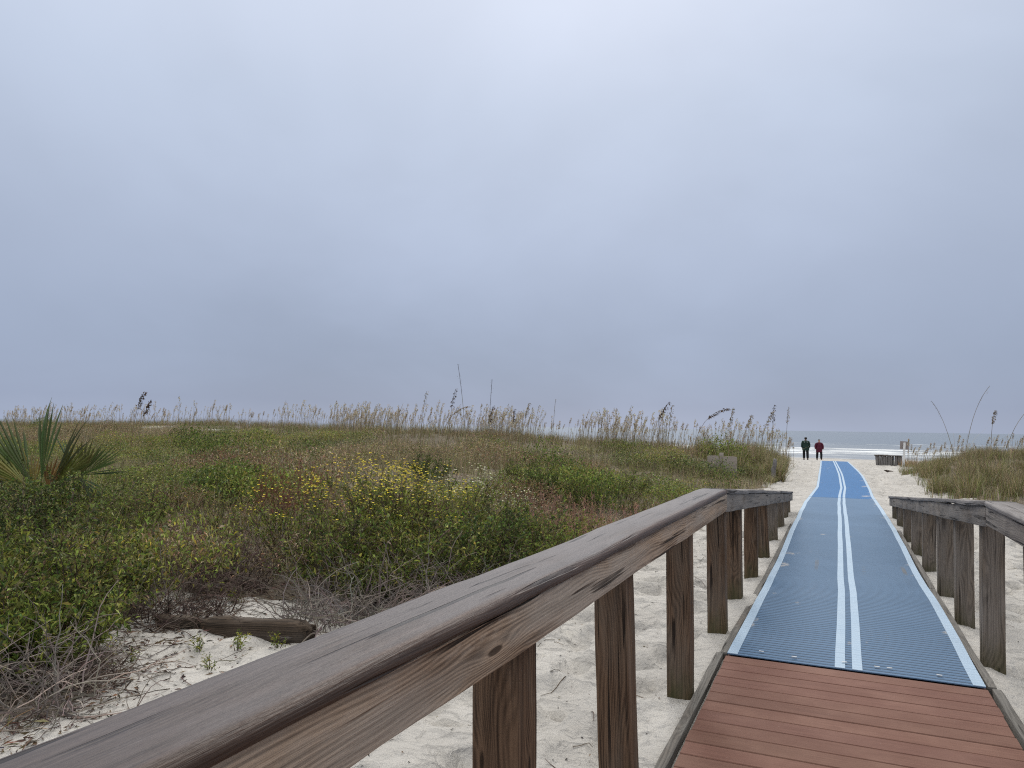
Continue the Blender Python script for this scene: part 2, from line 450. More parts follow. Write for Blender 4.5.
F = 740.0
yaw = math.atan(322 / F); pit = math.atan(42.4 / F); rol = R(.87)
cam = bpy.data.cameras.new('camera'); co = bpy.data.objects.new('camera', cam); C.objects.link(co)
cam.sensor_width = 36; cam.lens = 36 * F / 1024; cam.clip_start = .05; cam.clip_end = 60000
fw = Vector((-math.sin(yaw) * math.cos(pit), math.cos(yaw) * math.cos(pit), math.sin(pit)))
rt = Vector((math.cos(yaw), math.sin(yaw), 0)); up = rt.cross(fw)
r2 = rt * math.cos(rol) + up * math.sin(rol); u2 = -rt * math.sin(rol) + up * math.cos(rol)
M = Matrix((r2, u2, -fw)).transposed().to_4x4(); M.translation = (0, 0, 1.54)
co.matrix_world = M
S.camera = co

S.view_settings.view_transform = 'Standard'; S.view_settings.look = 'None'
S.view_settings.gamma = 1; S.view_settings.exposure = 0.0
S.render.engine = 'CYCLES'
S.cycles.use_denoising = False; S.cycles.pixel_filter_type = 'BLACKMAN_HARRIS'; S.cycles.filter_width = 1.15
S.cycles.max_bounces = 6; S.cycles.diffuse_bounces = 3; S.cycles.transmission_bounces = 3

# ------------------------------------------------------------------ vegetation footprint (used for litter in the sand)
def veg_edge(Y):
    """X of the edge of the scrub left of the walk"""
    return np.interp(Y, [0, 2.4, 3.3, 4.0, 4.7, 5.3, 5.8, 6.4, 7.0, 8.0, 10, 14, 18, 24, 30, 40],
                     [-3.7, -3.85, -4.1, -4.75, -5.15, -4.75, -4.0, -3.7, -3.2, -2.6, -2.3, -2.2, -2.1, -1.8, -1.75, -2.3])
def duff(X, Y):
    n = (fbm(X * 1.7 + 4, Y * 1.7 + 8, 3) - .5) * 1.2
    l = sm((veg_edge(Y) - X + n + .35) / .9) * (Y < 30)
    rgt = sm((X - 2.6 + n - .05 * np.maximum(0, 22 - Y)) / .8) * sm((Y - 17) / 4) * sm((40 - Y) / 3)
    crest = sm((-X - 1.6 + n * .6) / 1.2) * sm((Y - 26) / 3) * sm((52 - Y) / 4) * (.8 - .5 * (fbm(X * .22 + 15, Y * .3 + 2, 3) > .69) * (X < -14))
    back = sm((X - 3.6 + n) / 1.5) * sm((Y - 40) / 1.5) * sm((52 - Y) / 3) * .7
    return np.clip(np.maximum(np.maximum(l, crest), np.maximum(rgt, back)), 0, 1)

# ------------------------------------------------------------------ ground
def spaced(a, b, step, lo, hi, growth=1.13):
    x = list(np.arange(a, b + 1e-6, step)); s = step
    while x[-1] < hi: s *= growth; x.append(x[-1] + s)
    s = step
    while x[0] > lo: s *= growth; x.insert(0, x[0] - s)
    return np.array(x)
def grid_mesh(xs, ys, zf):
    X, Y = np.meshgrid(xs, ys); Z = zf(X, Y)
    v = np.stack([X, Y, Z], -1).reshape(-1, 3)
    nx = len(xs); i = np.arange(len(ys) - 1)[:, None] * nx; j = np.arange(nx - 1)[None, :]
    q = np.stack([i + j, i + j + 1, i + nx + j + 1, i + nx + j], -1).reshape(-1, 4)
    return v, q

m, nt, b, out = newmat('beach_sand')
tc = nt.nodes.new('ShaderNodeTexCoord'); P = tc.outputs['Object']
at = nd(nt, 'Attribute', attribute_name='Col'); sp = nt.nodes.new('ShaderNodeSeparateColor'); lk(nt, at.outputs['Color'], sp.inputs[0])
n1 = noise(nt, P, 1.3, 5, .6); n2 = noise(nt, P, 38, 4, .7); n3 = noise(nt, P, 260, 2, .6); n4 = noise(nt, P, 9, 4, .6)
col = ramp(nt, n1, [(.3, (.345, .328, .302)), (.7, (.475, .455, .422))])
col = mix(nt, mrange(nt, n2, .55, .75, 0, .5), col, (.26, .235, .205))
col = mix(nt, mrange(nt, n3, .66, .74, 0, .5), col, (.22, .18, .14))
soil = ramp(nt, n2, [(.3, (.06, .045, .032)), (.7, (.17, .135, .095))])
dm = mrange(nt, mth(nt, 'ADD', sp.outputs[0], mth(nt, 'MULTIPLY', mth(nt, 'SUBTRACT', n4, .5), .9)), .35, .75)
col = mix(nt, mth(nt, 'MULTIPLY', dm, .9), col, soil)
spz = nt.nodes.new('ShaderNodeSeparateXYZ'); lk(nt, P, spz.inputs[0])
wet = mrange(nt, mth(nt, 'ADD', spz.outputs[2], mth(nt, 'MULTIPLY', n1, .3)), -1.55, -.95, 1, 0)
col = mix(nt, mth(nt, 'MULTIPLY', wet, .8), col, (.25, .235, .22))
lk(nt, col, b.inputs['Base Color']); b.inputs['Roughness'].default_value = .92; b.inputs['Specular IOR Level'].default_value = .15
nr = noise(nt, P, 3.2, 2, .45, .4); nr2 = noise(nt, P, 8.0, 2, .5, .3)
rg_ = lambda q: mth(nt, 'SUBTRACT', 1.0, mth(nt, 'ABSOLUTE', mth(nt, 'MULTIPLY', mth(nt, 'SUBTRACT', q, .5), 3.2)))
rdg = mth(nt, 'ADD', mth(nt, 'MULTIPLY', rg_(nr), .95), mth(nt, 'MULTIPLY', rg_(nr2), .30))
rdg = mth(nt, 'ADD', rdg, mth(nt, 'ADD', mth(nt, 'MULTIPLY', n2, .26), mth(nt, 'ADD', mth(nt, 'MULTIPLY', n4, .5), mth(nt, 'MULTIPLY', n3, .04))))
bump(nt, rdg, b, 1.0, .05)
SAND = m
xs = spaced(-5.2, 3.8, .045, -700, 700, 1.09); ys = spaced(1.2, 12, .050, -25, 420, 1.022)
mb = MB(); v, q = grid_mesh(xs, ys, ground)
dd = duff(v[:, 0], v[:, 1])
mb.add(v, q, col=np.stack([dd, dd * 0, dd * 0], 1))
tag(mb.build('sand', SAND, smooth=True), kind='structure', label='pale rippled beach sand', cat='sand')

# ------------------------------------------------------------------ sea
m, nt, b, out = newmat('sea_water')
tc = nt.nodes.new('ShaderNodeTexCoord'); P = tc.outputs['Object']
spz = nt.nodes.new('ShaderNodeSeparateXYZ'); lk(nt, P, spz.inputs[0])
yw = mth(nt, 'ADD', spz.outputs[1], mth(nt, 'MULTIPLY', mth(nt, 'SUBTRACT', noise(nt, scalev(nt, P, (.03, .03, 0)), 1, 3), .5), 34))
fo = noise(nt, scalev(nt, P, (.10, .5, 1)), 1, 5, .65)
b1 = mth(nt, 'MULTIPLY', mrange(nt, yw, 114, 124), mrange(nt, yw, 150, 168, 1, 0))
b2 = mth(nt, 'MULTIPLY', mrange(nt, yw, 96, 100), mrange(nt, yw, 104, 110, 1, 0))
b3 = mth(nt, 'MULTIPLY', mrange(nt, yw, 205, 212), mrange(nt, yw, 220, 240, 1, 0))
fm = mth(nt, 'ADD', mth(nt, 'ADD', mth(nt, 'MULTIPLY', b1, mrange(nt, fo, .42, .60)), mth(nt, 'MULTIPLY', b2, mrange(nt, fo, .42, .56))), mth(nt, 'MULTIPLY', b3, mrange(nt, fo, .56, .64, 0, .8)), True)
shallow = mrange(nt, yw, 90, 260, 1, 0)
wc = mix(nt, shallow, (.12, .145, .16), (.24, .25, .245))
lk(nt, mix(nt, fm, wc, (.66, .68, .69)), b.inputs['Base Color'])
lk(nt, mrange(nt, fm, 0, 1, .22, .9), b.inputs['Roughness'])
wn = noise(nt, scalev(nt, P, (.25, 1.1, 1)), 1, 4, .6)
bump(nt, wn, b, .35, .25)
b.inputs['IOR'].default_value = 1.33
SEA = m
def sea_z(X, Y):
    z = np.full_like(X, -2.0)
    for y0, h, w in ((122, .55, 4.0), (150, .4, 5), (185, .35, 6), (228, .45, 6), (103, .12, 2.0)):
        c = y0 + 5 * (fbm(X * .012 + y0, X * 0 + 2, 3) - .5) * 2 + (8 if y0 > 140 else 0) * (fbm(X * .004, X * 0 + y0, 2) - .5) * 2
        a = h * (.35 + .9 * fbm(X * .03 + y0 * 3, X * 0 + 5, 3))
        z = z + a * np.exp(-((Y - c) / w) ** 2)
    return z + .06 * (fbm(X * .3, Y * .6, 3) - .5)
xs = spaced(-150, 90, 1.6, -30000, 30000, 1.16); ys = spaced(84, 250, 1.0, 83, 45000, 1.12)
mb = MB(); v, q = grid_mesh(xs, ys, sea_z); mb.add(v, q)
tag(mb.build('sea', SEA, smooth=True), kind='structure', label='grey sea with white breakers', cat='sea')

# ------------------------------------------------------------------ walkway deck
m, nt, b, out = newmat('red_brown_composite_deck')
tc = nt.nodes.new('ShaderNodeTexCoord'); P = tc.outputs['Object']
at = nd(nt, 'Attribute', attribute_name='Col')
gr = noise(nt, scalev(nt, P, (2.5, 130, 30)), 1, 4, .6); bl = noise(nt, P, 3.0, 5, .6); sd = noise(nt, P, 55, 3, .7)
col = ramp(nt, gr, [(.3, (.118, .056, .040)), (.7, (.178, .090, .066))])
col = mix(nt, mrange(nt, bl, .35, .75, 0, .42), col, (.25, .145, .108))
col = mix(nt, 1.0, col, at.outputs['Color'], 'MULTIPLY')
col = mix(nt, mrange(nt, sd, .68, .76, 0, .55), col, (.36, .30, .26))
lk(nt, col, b.inputs['Base Color']); b.inputs['Roughness'].default_value = .75; b.inputs['Specular IOR Level'].default_value = .18
bump(nt, gr, b, .25, .003)
DECK = m
deck = empty('boardwalk_deck', (.08, 3.0, 0))
tag(deck, 'boardwalk deck of red brown composite planks in the bottom right', 'boardwalk')
mb = MB(); pitch_b = .1525; gap = .007
y = 5.33 - pitch_b * 50
k = 0
while y < 13.3:
    c = .84 + .28 * rng.random()
    x0, x1 = -.715 + rng.normal(0, .002), .862 + rng.normal(0, .002)
    y0, y1 = y, y + pitch_b - gap; ch = .004; dz = rng.normal(0, .0008) - (0.010 if y > 5.25 else 0)
    if y > 5.25: dz = -.012 - .045 * math.exp(-((y - 9.6) / 1.6) ** 2)
    sh = float(mat_cx(y)) - .075; x0 += sh + .028; x1 += sh - .026
    v = []
    for xx in (x0, x1):
        v += [(xx, y0, -.025 + dz), (xx, y0, -ch + dz), (xx, y0 + ch, dz), (xx, y1 - ch, dz), (xx, y1, -ch + dz), (xx, y1, -.025 + dz)]
    v = np.array(v) - [.08, 3.0, 0]
    mb.add(v, [(i, i + 6, (i + 1) % 6 + 6, (i + 1) % 6)[::-1] for i in range(6)], [(0, 1, 2), (0, 2, 3), (0, 3, 4), (0, 4, 5), (6, 8, 7), (6, 9, 8), (6, 10, 9), (6, 11, 10)], col=(c, c * (.97 + .06 * rng.random()), c))
    y += pitch_b
dp = mb.build('deck_planks', DECK, deck)
jm = MB()
for xx in (-.60, -.2, .3, .72):
    box(jm, xx - .02 - .08, xx + .02 - .08, -5.3 - 0, 10.2, -.20, -.037)
jm.build('joists', W_EDGE, deck)
for xx in (-.742, .892):
    board('edge_board', (xx, -2.3, -.105), (xx, 5.4, -.105), .050, .205, W_EDGE, deck, bev=.004, warp=.0035)
    xx += .026 if xx < 0 else -.022
    board('edge_board', (xx, 5.41, -.105), (xx + .032, 8.7, -.135), .050, .205, W_EDGE, deck, bev=.004, warp=.0035)
    board('edge_board', (xx + .032, 8.71, -.135), (xx + .058, 13.35, -.115), .050, .205, W_EDGE, deck, bev=.004, warp=.0035)

# ------------------------------------------------------------------ access mats
def mat_material(name, c0, c1, dust, period):
    m, nt, b, out = newmat(name)
    tc = nt.nodes.new('ShaderNodeTexCoord'); P = tc.outputs['Object']
    sp = nt.nodes.new('ShaderNodeSeparateXYZ'); lk(nt, P, sp.inputs[0])
    n1 = noise(nt, P, 1.6, 5, .6); n2 = noise(nt, P, 60, 3, .7); n5 = noise(nt, scalev(nt, P, (3, .9, 1)), 1, 4, .6)
    rib = mth(nt, 'ADD', mth(nt, 'MULTIPLY', mth(nt, 'SINE', mth(nt, 'MULTIPLY', sp.outputs[1], 6.2832 / period)), .5), .5)
    col = mix(nt, n1, c0, c1)
    col = mix(nt, mth(nt, 'MULTIPLY', mrange(nt, rib, .0, .62, 1, 0), 1.0), col, tuple(c * .24 for c in c0))
    col = mix(nt, mth(nt, 'MULTIPLY', mrange(nt, n2, .5, .75), mrange(nt, n5, .35, .75, 0, .28)), col, dust)
    ed = mrange(nt, mth(nt, 'ABSOLUTE', mth(nt, 'SUBTRACT', sp.outputs[0], .1)), .45, .80, 0, .10)
    drift = mrange(nt, mth(nt, 'ADD', mth(nt, 'ADD', ed, noise(nt, scalev(nt, P, (2.2, 1.3, 1)), 1, 5, .65)), mth(nt, 'MULTIPLY', n2, .12)), .715, .79)
    col = mix(nt, mth(nt, 'MULTIPLY', drift, .6), col, (.45, .41, .36))
    lk(nt, col, b.inputs['Base Color']); b.inputs['Roughness'].default_value = .72; b.inputs['Specular IOR Level'].default_value = .25
    bump(nt, mth(nt, 'ADD', rib, mth(nt, 'MULTIPLY', n2, .25)), b, .7, .006)
    return m
MAT1 = mat_material('slate_blue_mat', (.070, .130, .215), (.100, .168, .268), (.27, .29, .31), .060)
MAT2 = mat_material('bright_blue_mat', (.028, .140, .345), (.038, .168, .40), (.15, .26, .38), .060)
m, nt, b, out = newmat('pale_blue_stripe')
tc = nt.nodes.new('ShaderNodeTexCoord'); P = tc.outputs['Object']
sp = nt.nodes.new('ShaderNodeSeparateXYZ'); lk(nt, P, sp.inputs[0])
rib = mth(nt, 'ADD', mth(nt, 'MULTIPLY', mth(nt, 'SINE', mth(nt, 'MULTIPLY', sp.outputs[1], 6.2832 / .060)), .5), .5)
n2 = noise(nt, P, 40, 4, .7); n1 = noise(nt, P, 4, 4, .6)
col = mix(nt, n1, (.27, .37, .48), (.36, .45, .54))
col = mix(nt, mth(nt, 'MULTIPLY', mrange(nt, rib, 0, .4, 1, 0), .4), col, (.20, .30, .42))
col = mix(nt, mrange(nt, n2, .55, .75, 0, .45), col, (.36, .42, .47))
lk(nt, col, b.inputs['Base Color']); b.inputs['Roughness'].default_value = .75
bump(nt, rib, b, .6, .005)
STRIPE = m
def mat_top(x, y, rib=.0):
    base = np.where(y < 13.3, .0055 - .045 * np.exp(-((y - 9.6) / 1.6) ** 2), np.maximum(path_z(y) + .022, -9))
    base = np.where((y >= 13.3) & (y < 14.2), .0055 + (path_z(y) + .022 - .0055) * sm((y - 13.3) / .9), base)
    wob = .012 * (vnoise(x * 1.2 + 3, y * .8) - .5) * sm((y - 14) / 3)
    return base + wob + .004 * (vnoise(x * 3, y * 2.2) - .5) + rib * np.abs(np.sin(y * math.pi / .060)) ** .6
def strip(mb, xa, xb, y0, y1, nx, dy, lift, rib, thick):
    ys = np.arange(y0, y1 + dy * .5, dy); u = np.linspace(0, 1, nx + 1)
    Y = np.repeat(ys[:, None], nx + 1, 1)
    wl = .010 * (vnoise(ys * .9, ys * 0 + 4.5) - .5)[:, None]
    X = mat_cx(Y) + xa + (xb - xa) * u[None, :] + wl
    Z = mat_top(X - mat_cx(Y), Y, rib) + lift
    X2 = X; n = nx + 1
    top = np.stack([X, Y, Z], -1)
    bot = top - [0, 0, thick]
    r, cols = len(ys), n
    v = np.concatenate([top.reshape(-1, 3), bot.reshape(-1, 3)]); N = r * n
    i = np.arange(r - 1)[:, None] * n; j = np.arange(n - 1)[None, :]
    q = [np.stack([i + j, i + j + 1, i + n + j + 1, i + n + j], -1).reshape(-1, 4)]
    ii = np.arange(r - 1) * n
    q.append(np.stack([ii, ii + n, ii + n + N, ii + N], -1)); e = ii + n - 1
    q.append(np.stack([e, e + N, e + n + N, e + n], -1))
    jj = np.arange(n - 1)
    q.append(np.stack([jj, jj + N, jj + 1 + N, jj + 1], -1)); f0 = (r - 1) * n + jj
    q.append(np.stack([f0, f0 + 1, f0 + 1 + N, f0 + N], -1))
    mb.add(v, np.concatenate(q))
def access_mat(name, label, mat, y0, y1, fine):
    t = empty(name, (0, 0, 0)); tag(t, label, 'beach mat')
    mb = MB()
    if fine:
        strip(mb, -.757, .757, y0, y1, 12, .011, 0, .004, .006)
    else: strip(mb, -.757, .757, y0, y1, 14, .15, 0, 0, .012)
    mb.build('mat_sheet', mat, t, smooth=False)
    for a, c in ((-.7575, -.690), (-.082, -.020), (.022, .082), (.690, .7575)):
        s_ = MB()
        if fine:
            strip(s_, a, c, y0 + .003, y1 - .003, 2, .011, .0035, .004, .006)
        else: strip(s_, a, c, y0 + .003, y1 - .003, 3, .15, .006, 0, .006)
        s_.build('stripe', STRIPE, t)
    return t
m1 = access_mat('beach_mat', 'long slate blue ribbed mat running from the deck between the railings', MAT1, 5.345, 20.2, True)
m2 = access_mat('beach_mat', 'bright blue mat beyond the railings leading out to the beach', MAT2, 20.16, 48.6, False)
m2.location.z = .005
clip = plain('pale_metal', (.55, .57, .58), .4, .1)
for xx in (-.52, -.33, -.05, .20, .26, .52):
    cb = MB(); box(cb, -.016, .016, -.006, .006, 0, .004)
    c_ = cb.build('fastener', clip, m1); c_.location = (.075 + xx + rng.normal(0, .02), 5.42 + .05 * rng.random(), .0185)
    c_.rotation_euler = (0, 0, rng.normal(0, .2))

# ------------------------------------------------------------------ railings
def railing(name, label, inner, sgn, posts, y_start, y_end, leans):
    t = empty(name, (inner, 6.0, 0)); tag(t, label, 'railing')
    kx = 5.88
    top = lambda y: 1.132 - .0075 * y if y <= kx else 1.088 - .0762 * (y - kx)
    capth, fh = .035, .128
    ci = inner - sgn * .012                       # cap overhangs a little on the walk side
    cw = .196
    cx_ = ci + sgn * cw / 2
    re = {1: .024, 2: .008, 0: .005} if sgn < 0 else {0: .014, 3: .008, 1: .005}
    # near level part and far sloping part, butted at the kink
    board('cap_board', (cx_, y_start, top(y_start) - capth / 2), (cx_, kx - .004, top(kx) - capth / 2), cw, capth, W_CAP if sgn < 0 else W_CAP2, t, bev=.008, round_edge=re, warp=.004)
    n2_ = [kx + .004, y_end]
    board('cap_board', (cx_, n2_[0], top(kx + .001) - capth / 2), (cx_, n2_[1], top(n2_[1]) - capth / 2), cw, capth, W_CAP2, t, bev=.006, warp=.004)
    fx = inner + sgn * .019; fh2 = .138; zc2 = capth + fh2 / 2 + .002
    zc = capth + fh / 2 + .002
    board('rail_board', (fx, y_start, top(y_start) - zc), (fx, kx - .003, top(kx) - zc), .038, fh, W_FASCIA if sgn < 0 else W_FASCIA2, t, bev=.004, warp=.003)
    mid = 12.1 if sgn < 0 else 10.6
    board('rail_board', (fx, kx + .003, top(kx + .001) - zc2), (fx, mid - .002, top(mid) - zc2), .038, fh2, W_FASCIA2, t, bev=.004, warp=.003)
    board('rail_board', (fx, mid + .002, top(mid) - zc2), (fx, y_end - .02, top(y_end) - zc2), .038, fh2, W_FASCIA2, t, bev=.004, warp=.003)
    px = inner + sgn * (.039 + .070)
    for i, y in enumerate(posts):
        yc = y + .07
        zt = top(yc + .07) - capth - .006
        ln, lt = leans[i % len(leans)]
        board('post', (px - sgn * 0 + ln * .5 * 0 + ln, yc + lt, gz(px, yc) - .45), (px - ln * .6, yc, zt), .140, .140, W_POST if (sgn < 0 and i < 8) else W_POST2, t, bev=.007, up=(0, -1, 0), warp=.003)
    return t
railing('wooden_railing', 'long brown weathered wooden railing on the left of the walkway, nearest the camera', -.755, -1,
        [.45, 1.90, 3.08, 4.52, 6.06, 7.16, 8.71, 10.2, 11.85, 13.4, 14.7, 15.45], -1.6, 15.72, [(.03, 0), (.012, 0), (.035, .0), (.012, 0), (.008, 0), (.014, 0), (0, 0)])
railing('wooden_railing', 'grey weathered wooden railing on the right of the blue mat', .932, 1,
        [3.6, 4.90, 6.31, 7.58, 8.79, 10.23, 11.58, 12.85, 14.15, 15.3], -1.6, 15.55, [(.0, 0), (-.006, 0), (-.012, 0), (0, 0)])

# ------------------------------------------------------------------ plant builders
def cvar(base, n, v=.22, hue=.12):
    base = np.asarray(base, float)
    c = base[None, :] * (1 + rng.normal(0, v, (n, 1))) * (1 + rng.normal(0, hue, (n, 3)))
    return np.clip(c, .004, .95)
def pick(cols, w, n, v=.2, hue=.1):
    idx = rng.choice(len(cols), n, p=np.array(w) / sum(w))
    b = np.array(cols, float)[idx]
    return np.clip(b * np.exp(rng.normal(0, v * 1.5, (n, 1))) * (1 + rng.normal(0, hue, (n, 3))), .004, .95)

def curve_path(p, d, L, n, bend=.3, grav=0.0):
    pts = [np.array(p, float)]; d = np.array(d, float); d /= np.linalg.norm(d)
    for k in range(n):
        d = d + rng.normal(0, bend, 3) + np.array([0, 0, grav]); d /= np.linalg.norm(d)
        pts.append(pts[-1] + d * L / n)
    return np.array(pts)

GREEN = (.122, .158, .032); OLIVE = (.172, .168, .058); LIME = (.235, .255, .052); DKGREEN = (.050, .074, .020)
YEL = (.28, .24, .045); DEAD = (.165, .122, .076); RUST = (.175, .100, .060); GREY = (.205, .172, .150); BRN = (.085, .058, .042)
STRAW = (.38, .315, .20); TAN = (.265, .212, .130)

def shrub(h, r, stems, per, ll, lw, cols, w, twig=BRN, leafstart=.3, up=.75, lmat=0, branch=5):
    """woody stems that fork, leaves thickest at the rim; returns (stems builder, leaves builder)"""
    st, lf = MB(), MB()
    for i in range(stems):
        a = rng.random() * 6.283; rr = r * math.sqrt(rng.random())
        tilt = rr / r * (1.05 - .4 * up)
        d = (math.cos(a) * math.sin(tilt), math.sin(a) * math.sin(tilt), math.cos(tilt))
        base = np.array([math.cos(a) * rr * .35, math.sin(a) * rr * .35, -.03])
        L = h * (1.0 - .28 * (rr / r) ** 2) * rng.uniform(.72, 1.12)
        p = curve_path(base, d, L, 6, .13, .02)
        tube(st, p, np.linspace(.0055, .0018, 7), 3, cvar(twig, 1)[0], cap=False)
        allp = [p[2:]]
        for bcount in range(branch):
            k = rng.integers(2, 6)
            dd = unit(p[k + 1 if k < 6 else 6] - p[k - 1]) + rng.normal(0, .6, 3) + np.array([0, 0, .15])
            q = curve_path(p[k], dd, L * rng.uniform(.2, .42), 4, .2, .02)
            tube(st, q, np.linspace(.003, .001, 5), 3, cvar(twig, 1)[0], cap=False)
            allp.append(q)
        n = per
        src = [allp[k] for k in rng.integers(0, len(allp), n)]
        t = rng.random(n) ** .8
        P_ = np.empty((n, 3)); D_ = np.empty((n, 3))
        for k in range(n):
            s_ = src[k]; x = t[k] * (len(s_) - 1.001); i0 = int(x); f = x - i0
            P_[k] = s_[i0] * (1 - f) + s_[i0 + 1] * f; D_[k] = s_[i0 + 1] - s_[i0]
        keep = P_[:, 2] > h * leafstart * rng.random(n)
        P_, D_ = P_[keep], D_[keep]; n = len(P_)
        D_ = unit(D_) * .6 + rng.normal(0, .62, (n, 3)) + np.array([0, 0, .12])
        leaves(lf, P_ + rng.normal(0, .012, (n, 3)), D_, ll * rng.uniform(.6, 1.3, n), lw * rng.uniform(.7, 1.25, n), pick(cols, w, n), mat=lmat)
    return st, lf

def flowers(P, size, col, mat=0):
    f = MB()
    n = len(P)
    for k in range(5):
        a = k * 1.2566 + rng.random(n)
        D = np.stack([np.cos(a), np.sin(a), .35 + 0 * a], 1)
        leaves(f, P, D, size * rng.uniform(.7, 1.2, n), size * .75, pick([col], [1], n, .15, .06), droop=-.05, fold=.05)
    return f
def crown_points(n, h, r, lo=.72):
    a = rng.random(n) * 6.283; q = np.sqrt(rng.random(n))
    if lo > .7:
        k_ = rng.integers(0, 14, n); ca = rng.random(14) * 6.283; cq = np.sqrt(rng.random(14))
        a = ca[k_] + rng.normal(0, .30, n); q = np.clip(cq[k_] + rng.normal(0, .09, n), 0, 1.15)
    return np.stack([np.cos(a) * q * r * .95, np.sin(a) * q * r * .95, h * (1.04 - .36 * q ** 2) * rng.uniform(lo, 1.06, n)], 1)

def twigs(h, r, n, col=GREY, arch=True, th=.0050):
    mb = MB()
    for i in range(n):
        a = rng.random() * 6.283; rr = r * math.sqrt(rng.random())
        p0 = (math.cos(a) * rr * .8, math.sin(a) * rr * .8, rng.random() * h * .25 - .03)
        a2 = rng.random() * 6.283
        d = (math.cos(a2) * .8, math.sin(a2) * .8, rng.uniform(.1, 1.5))
        L = rng.uniform(.35, 1.0) * (r + h) * .62
        p = curve_path(p0, d, L, 7, .24, -.10 if arch else -.02)
        p[:, 2] = np.maximum(p[:, 2], .005)
        t0 = th * rng.uniform(.5, 1.35)
        c = cvar(col, 1, .25, .05)[0]
        tube(mb, p, np.linspace(t0, t0 * .4, 8), 3, c, cap=False)
        for b_ in range(rng.integers(1, 4)):
            k = rng.integers(1, 6)
            q = curve_path(p[k], unit(p[k + 1] - p[k]) + rng.normal(0, .55, 3), L * rng.uniform(.2, .45), 4, .25, -.04)
            tube(mb, q, np.linspace(t0 * .55, t0 * .25, 5), 3, c * rng.uniform(.8, 1.15), cap=False)
    return mb

def drygrass(h, r, n, cols, w, wd=.004, curve=(.2, 1.0), seg=3, tilt=.35):
    mb = MB()
    a = rng.random(n) * 6.283; q = np.sqrt(rng.random(n)) * r
    P_ = np.stack([np.cos(a) * q, np.sin(a) * q, np.full(n, -.02)], 1)
    A = a + rng.normal(0, .9, n)
    blades(mb, P_, A, np.abs(rng.normal(0, tilt, n)), h * rng.uniform(.45, 1.1, n), wd * rng.uniform(.6, 1.3, n), pick(cols, w, n, .25, .08), seg=seg, curve=rng.uniform(*curve, n))
    return mb

def weedstalk(h, n, r, col):
    """dry upright stems with fine side sprays"""
    mb = MB()
    for i in range(n):
        a = rng.random() * 6.283; q = r * math.sqrt(rng.random())
        p = curve_path((math.cos(a) * q, math.sin(a) * q, -.02), (rng.normal(0, .16), rng.normal(0, .16), 1), h * rng.uniform(.6, 1.1), 5, .06)
        c = cvar(col, 1, .22, .07)[0]
        tube(mb, p, np.linspace(.003, .0012, 6), 3, c, cap=False)
        m = 26
        t = rng.uniform(.35, 1, m) * 4.99; i0 = t.astype(int); f = (t - i0)[:, None]
        P_ = p[i0] * (1 - f) + p[i0 + 1] * f
        D = rng.normal(0, .6, (m, 3)) + [0, 0, .9]
        leaves(mb, P_, D, rng.uniform(.03, .085, m), .009, cvar(col, m, .25, .1), droop=.05)
    return mb

def oat_stem(h, lean=.12, bend=.25, az=0.0):
    """sea oat: slim culm and a nodding panicle of flat spikelets; (stem, head)"""
    n = 9; p = [np.zeros(3)]; ang = lean
    for k in range(n):
        f = k / n
        ang = lean + bend * f ** 2.2
        p.append(p[-1] + np.array([math.cos(az) * math.sin(ang), math.sin(az) * math.sin(ang), math.cos(ang)]) * h / n)
    return np.array(p)
def sea_oat(h, lean, bend, az, th=.0045, heads=34, hl=.26, hs=.030, col=STRAW, basal=5, droop=.6):
    st, hd = MB(), MB()
    p = oat_stem(h, lean, bend, az)
    tube(st, p, np.linspace(th, th * .45, len(p)), 3, cvar(TAN, 1, .1, .04)[0], cap=False)
    n = basal
    A = rng.random(n) * 6.283
    blades(st, np.tile(p[0], (n, 1)) + rng.normal(0, .01, (n, 3)), A, rng.uniform(.1, .45, n), h * rng.uniform(.35, .7, n), .009, pick([TAN, STRAW, OLIVE], [2, 2, 1], n), seg=4, curve=rng.uniform(.5, 1.3, n))
    tt = np.linspace(1 - hl, 1, 6) * (len(p) - 1.001); ia = tt.astype(int); fa = (tt - ia)[:, None]
    tube(hd, p[ia] * (1 - fa) + p[ia + 1] * fa, th * .62, 3, np.array(col) * .8, cap=False)   # rachis carrying the spikelets
    m = heads
    t = 1 - rng.random(m) * hl; x = t * (len(p) - 1.001); i0 = x.astype(int); f = (x - i0)[:, None]
    P_ = p[i0] * (1 - f) + p[i0 + 1] * f
    sdv = rng.normal(0, 1, (m, 3)) * [1, 1, .3]
    off = unit(sdv) * rng.uniform(.01, .05, m)[:, None] * (h / 1.3) + np.array([0, 0, -.01])
    D = unit(off) * .7 + np.array([math.cos(az), math.sin(az), -.0]) * droop + [0, 0, -.35]
    leaves(hd, P_ + off * .6, D, hs * rng.uniform(.8, 1.5, m), hs * .55, cvar(col, m, .25, .06), fold=.1, droop=.1)
    return st, hd

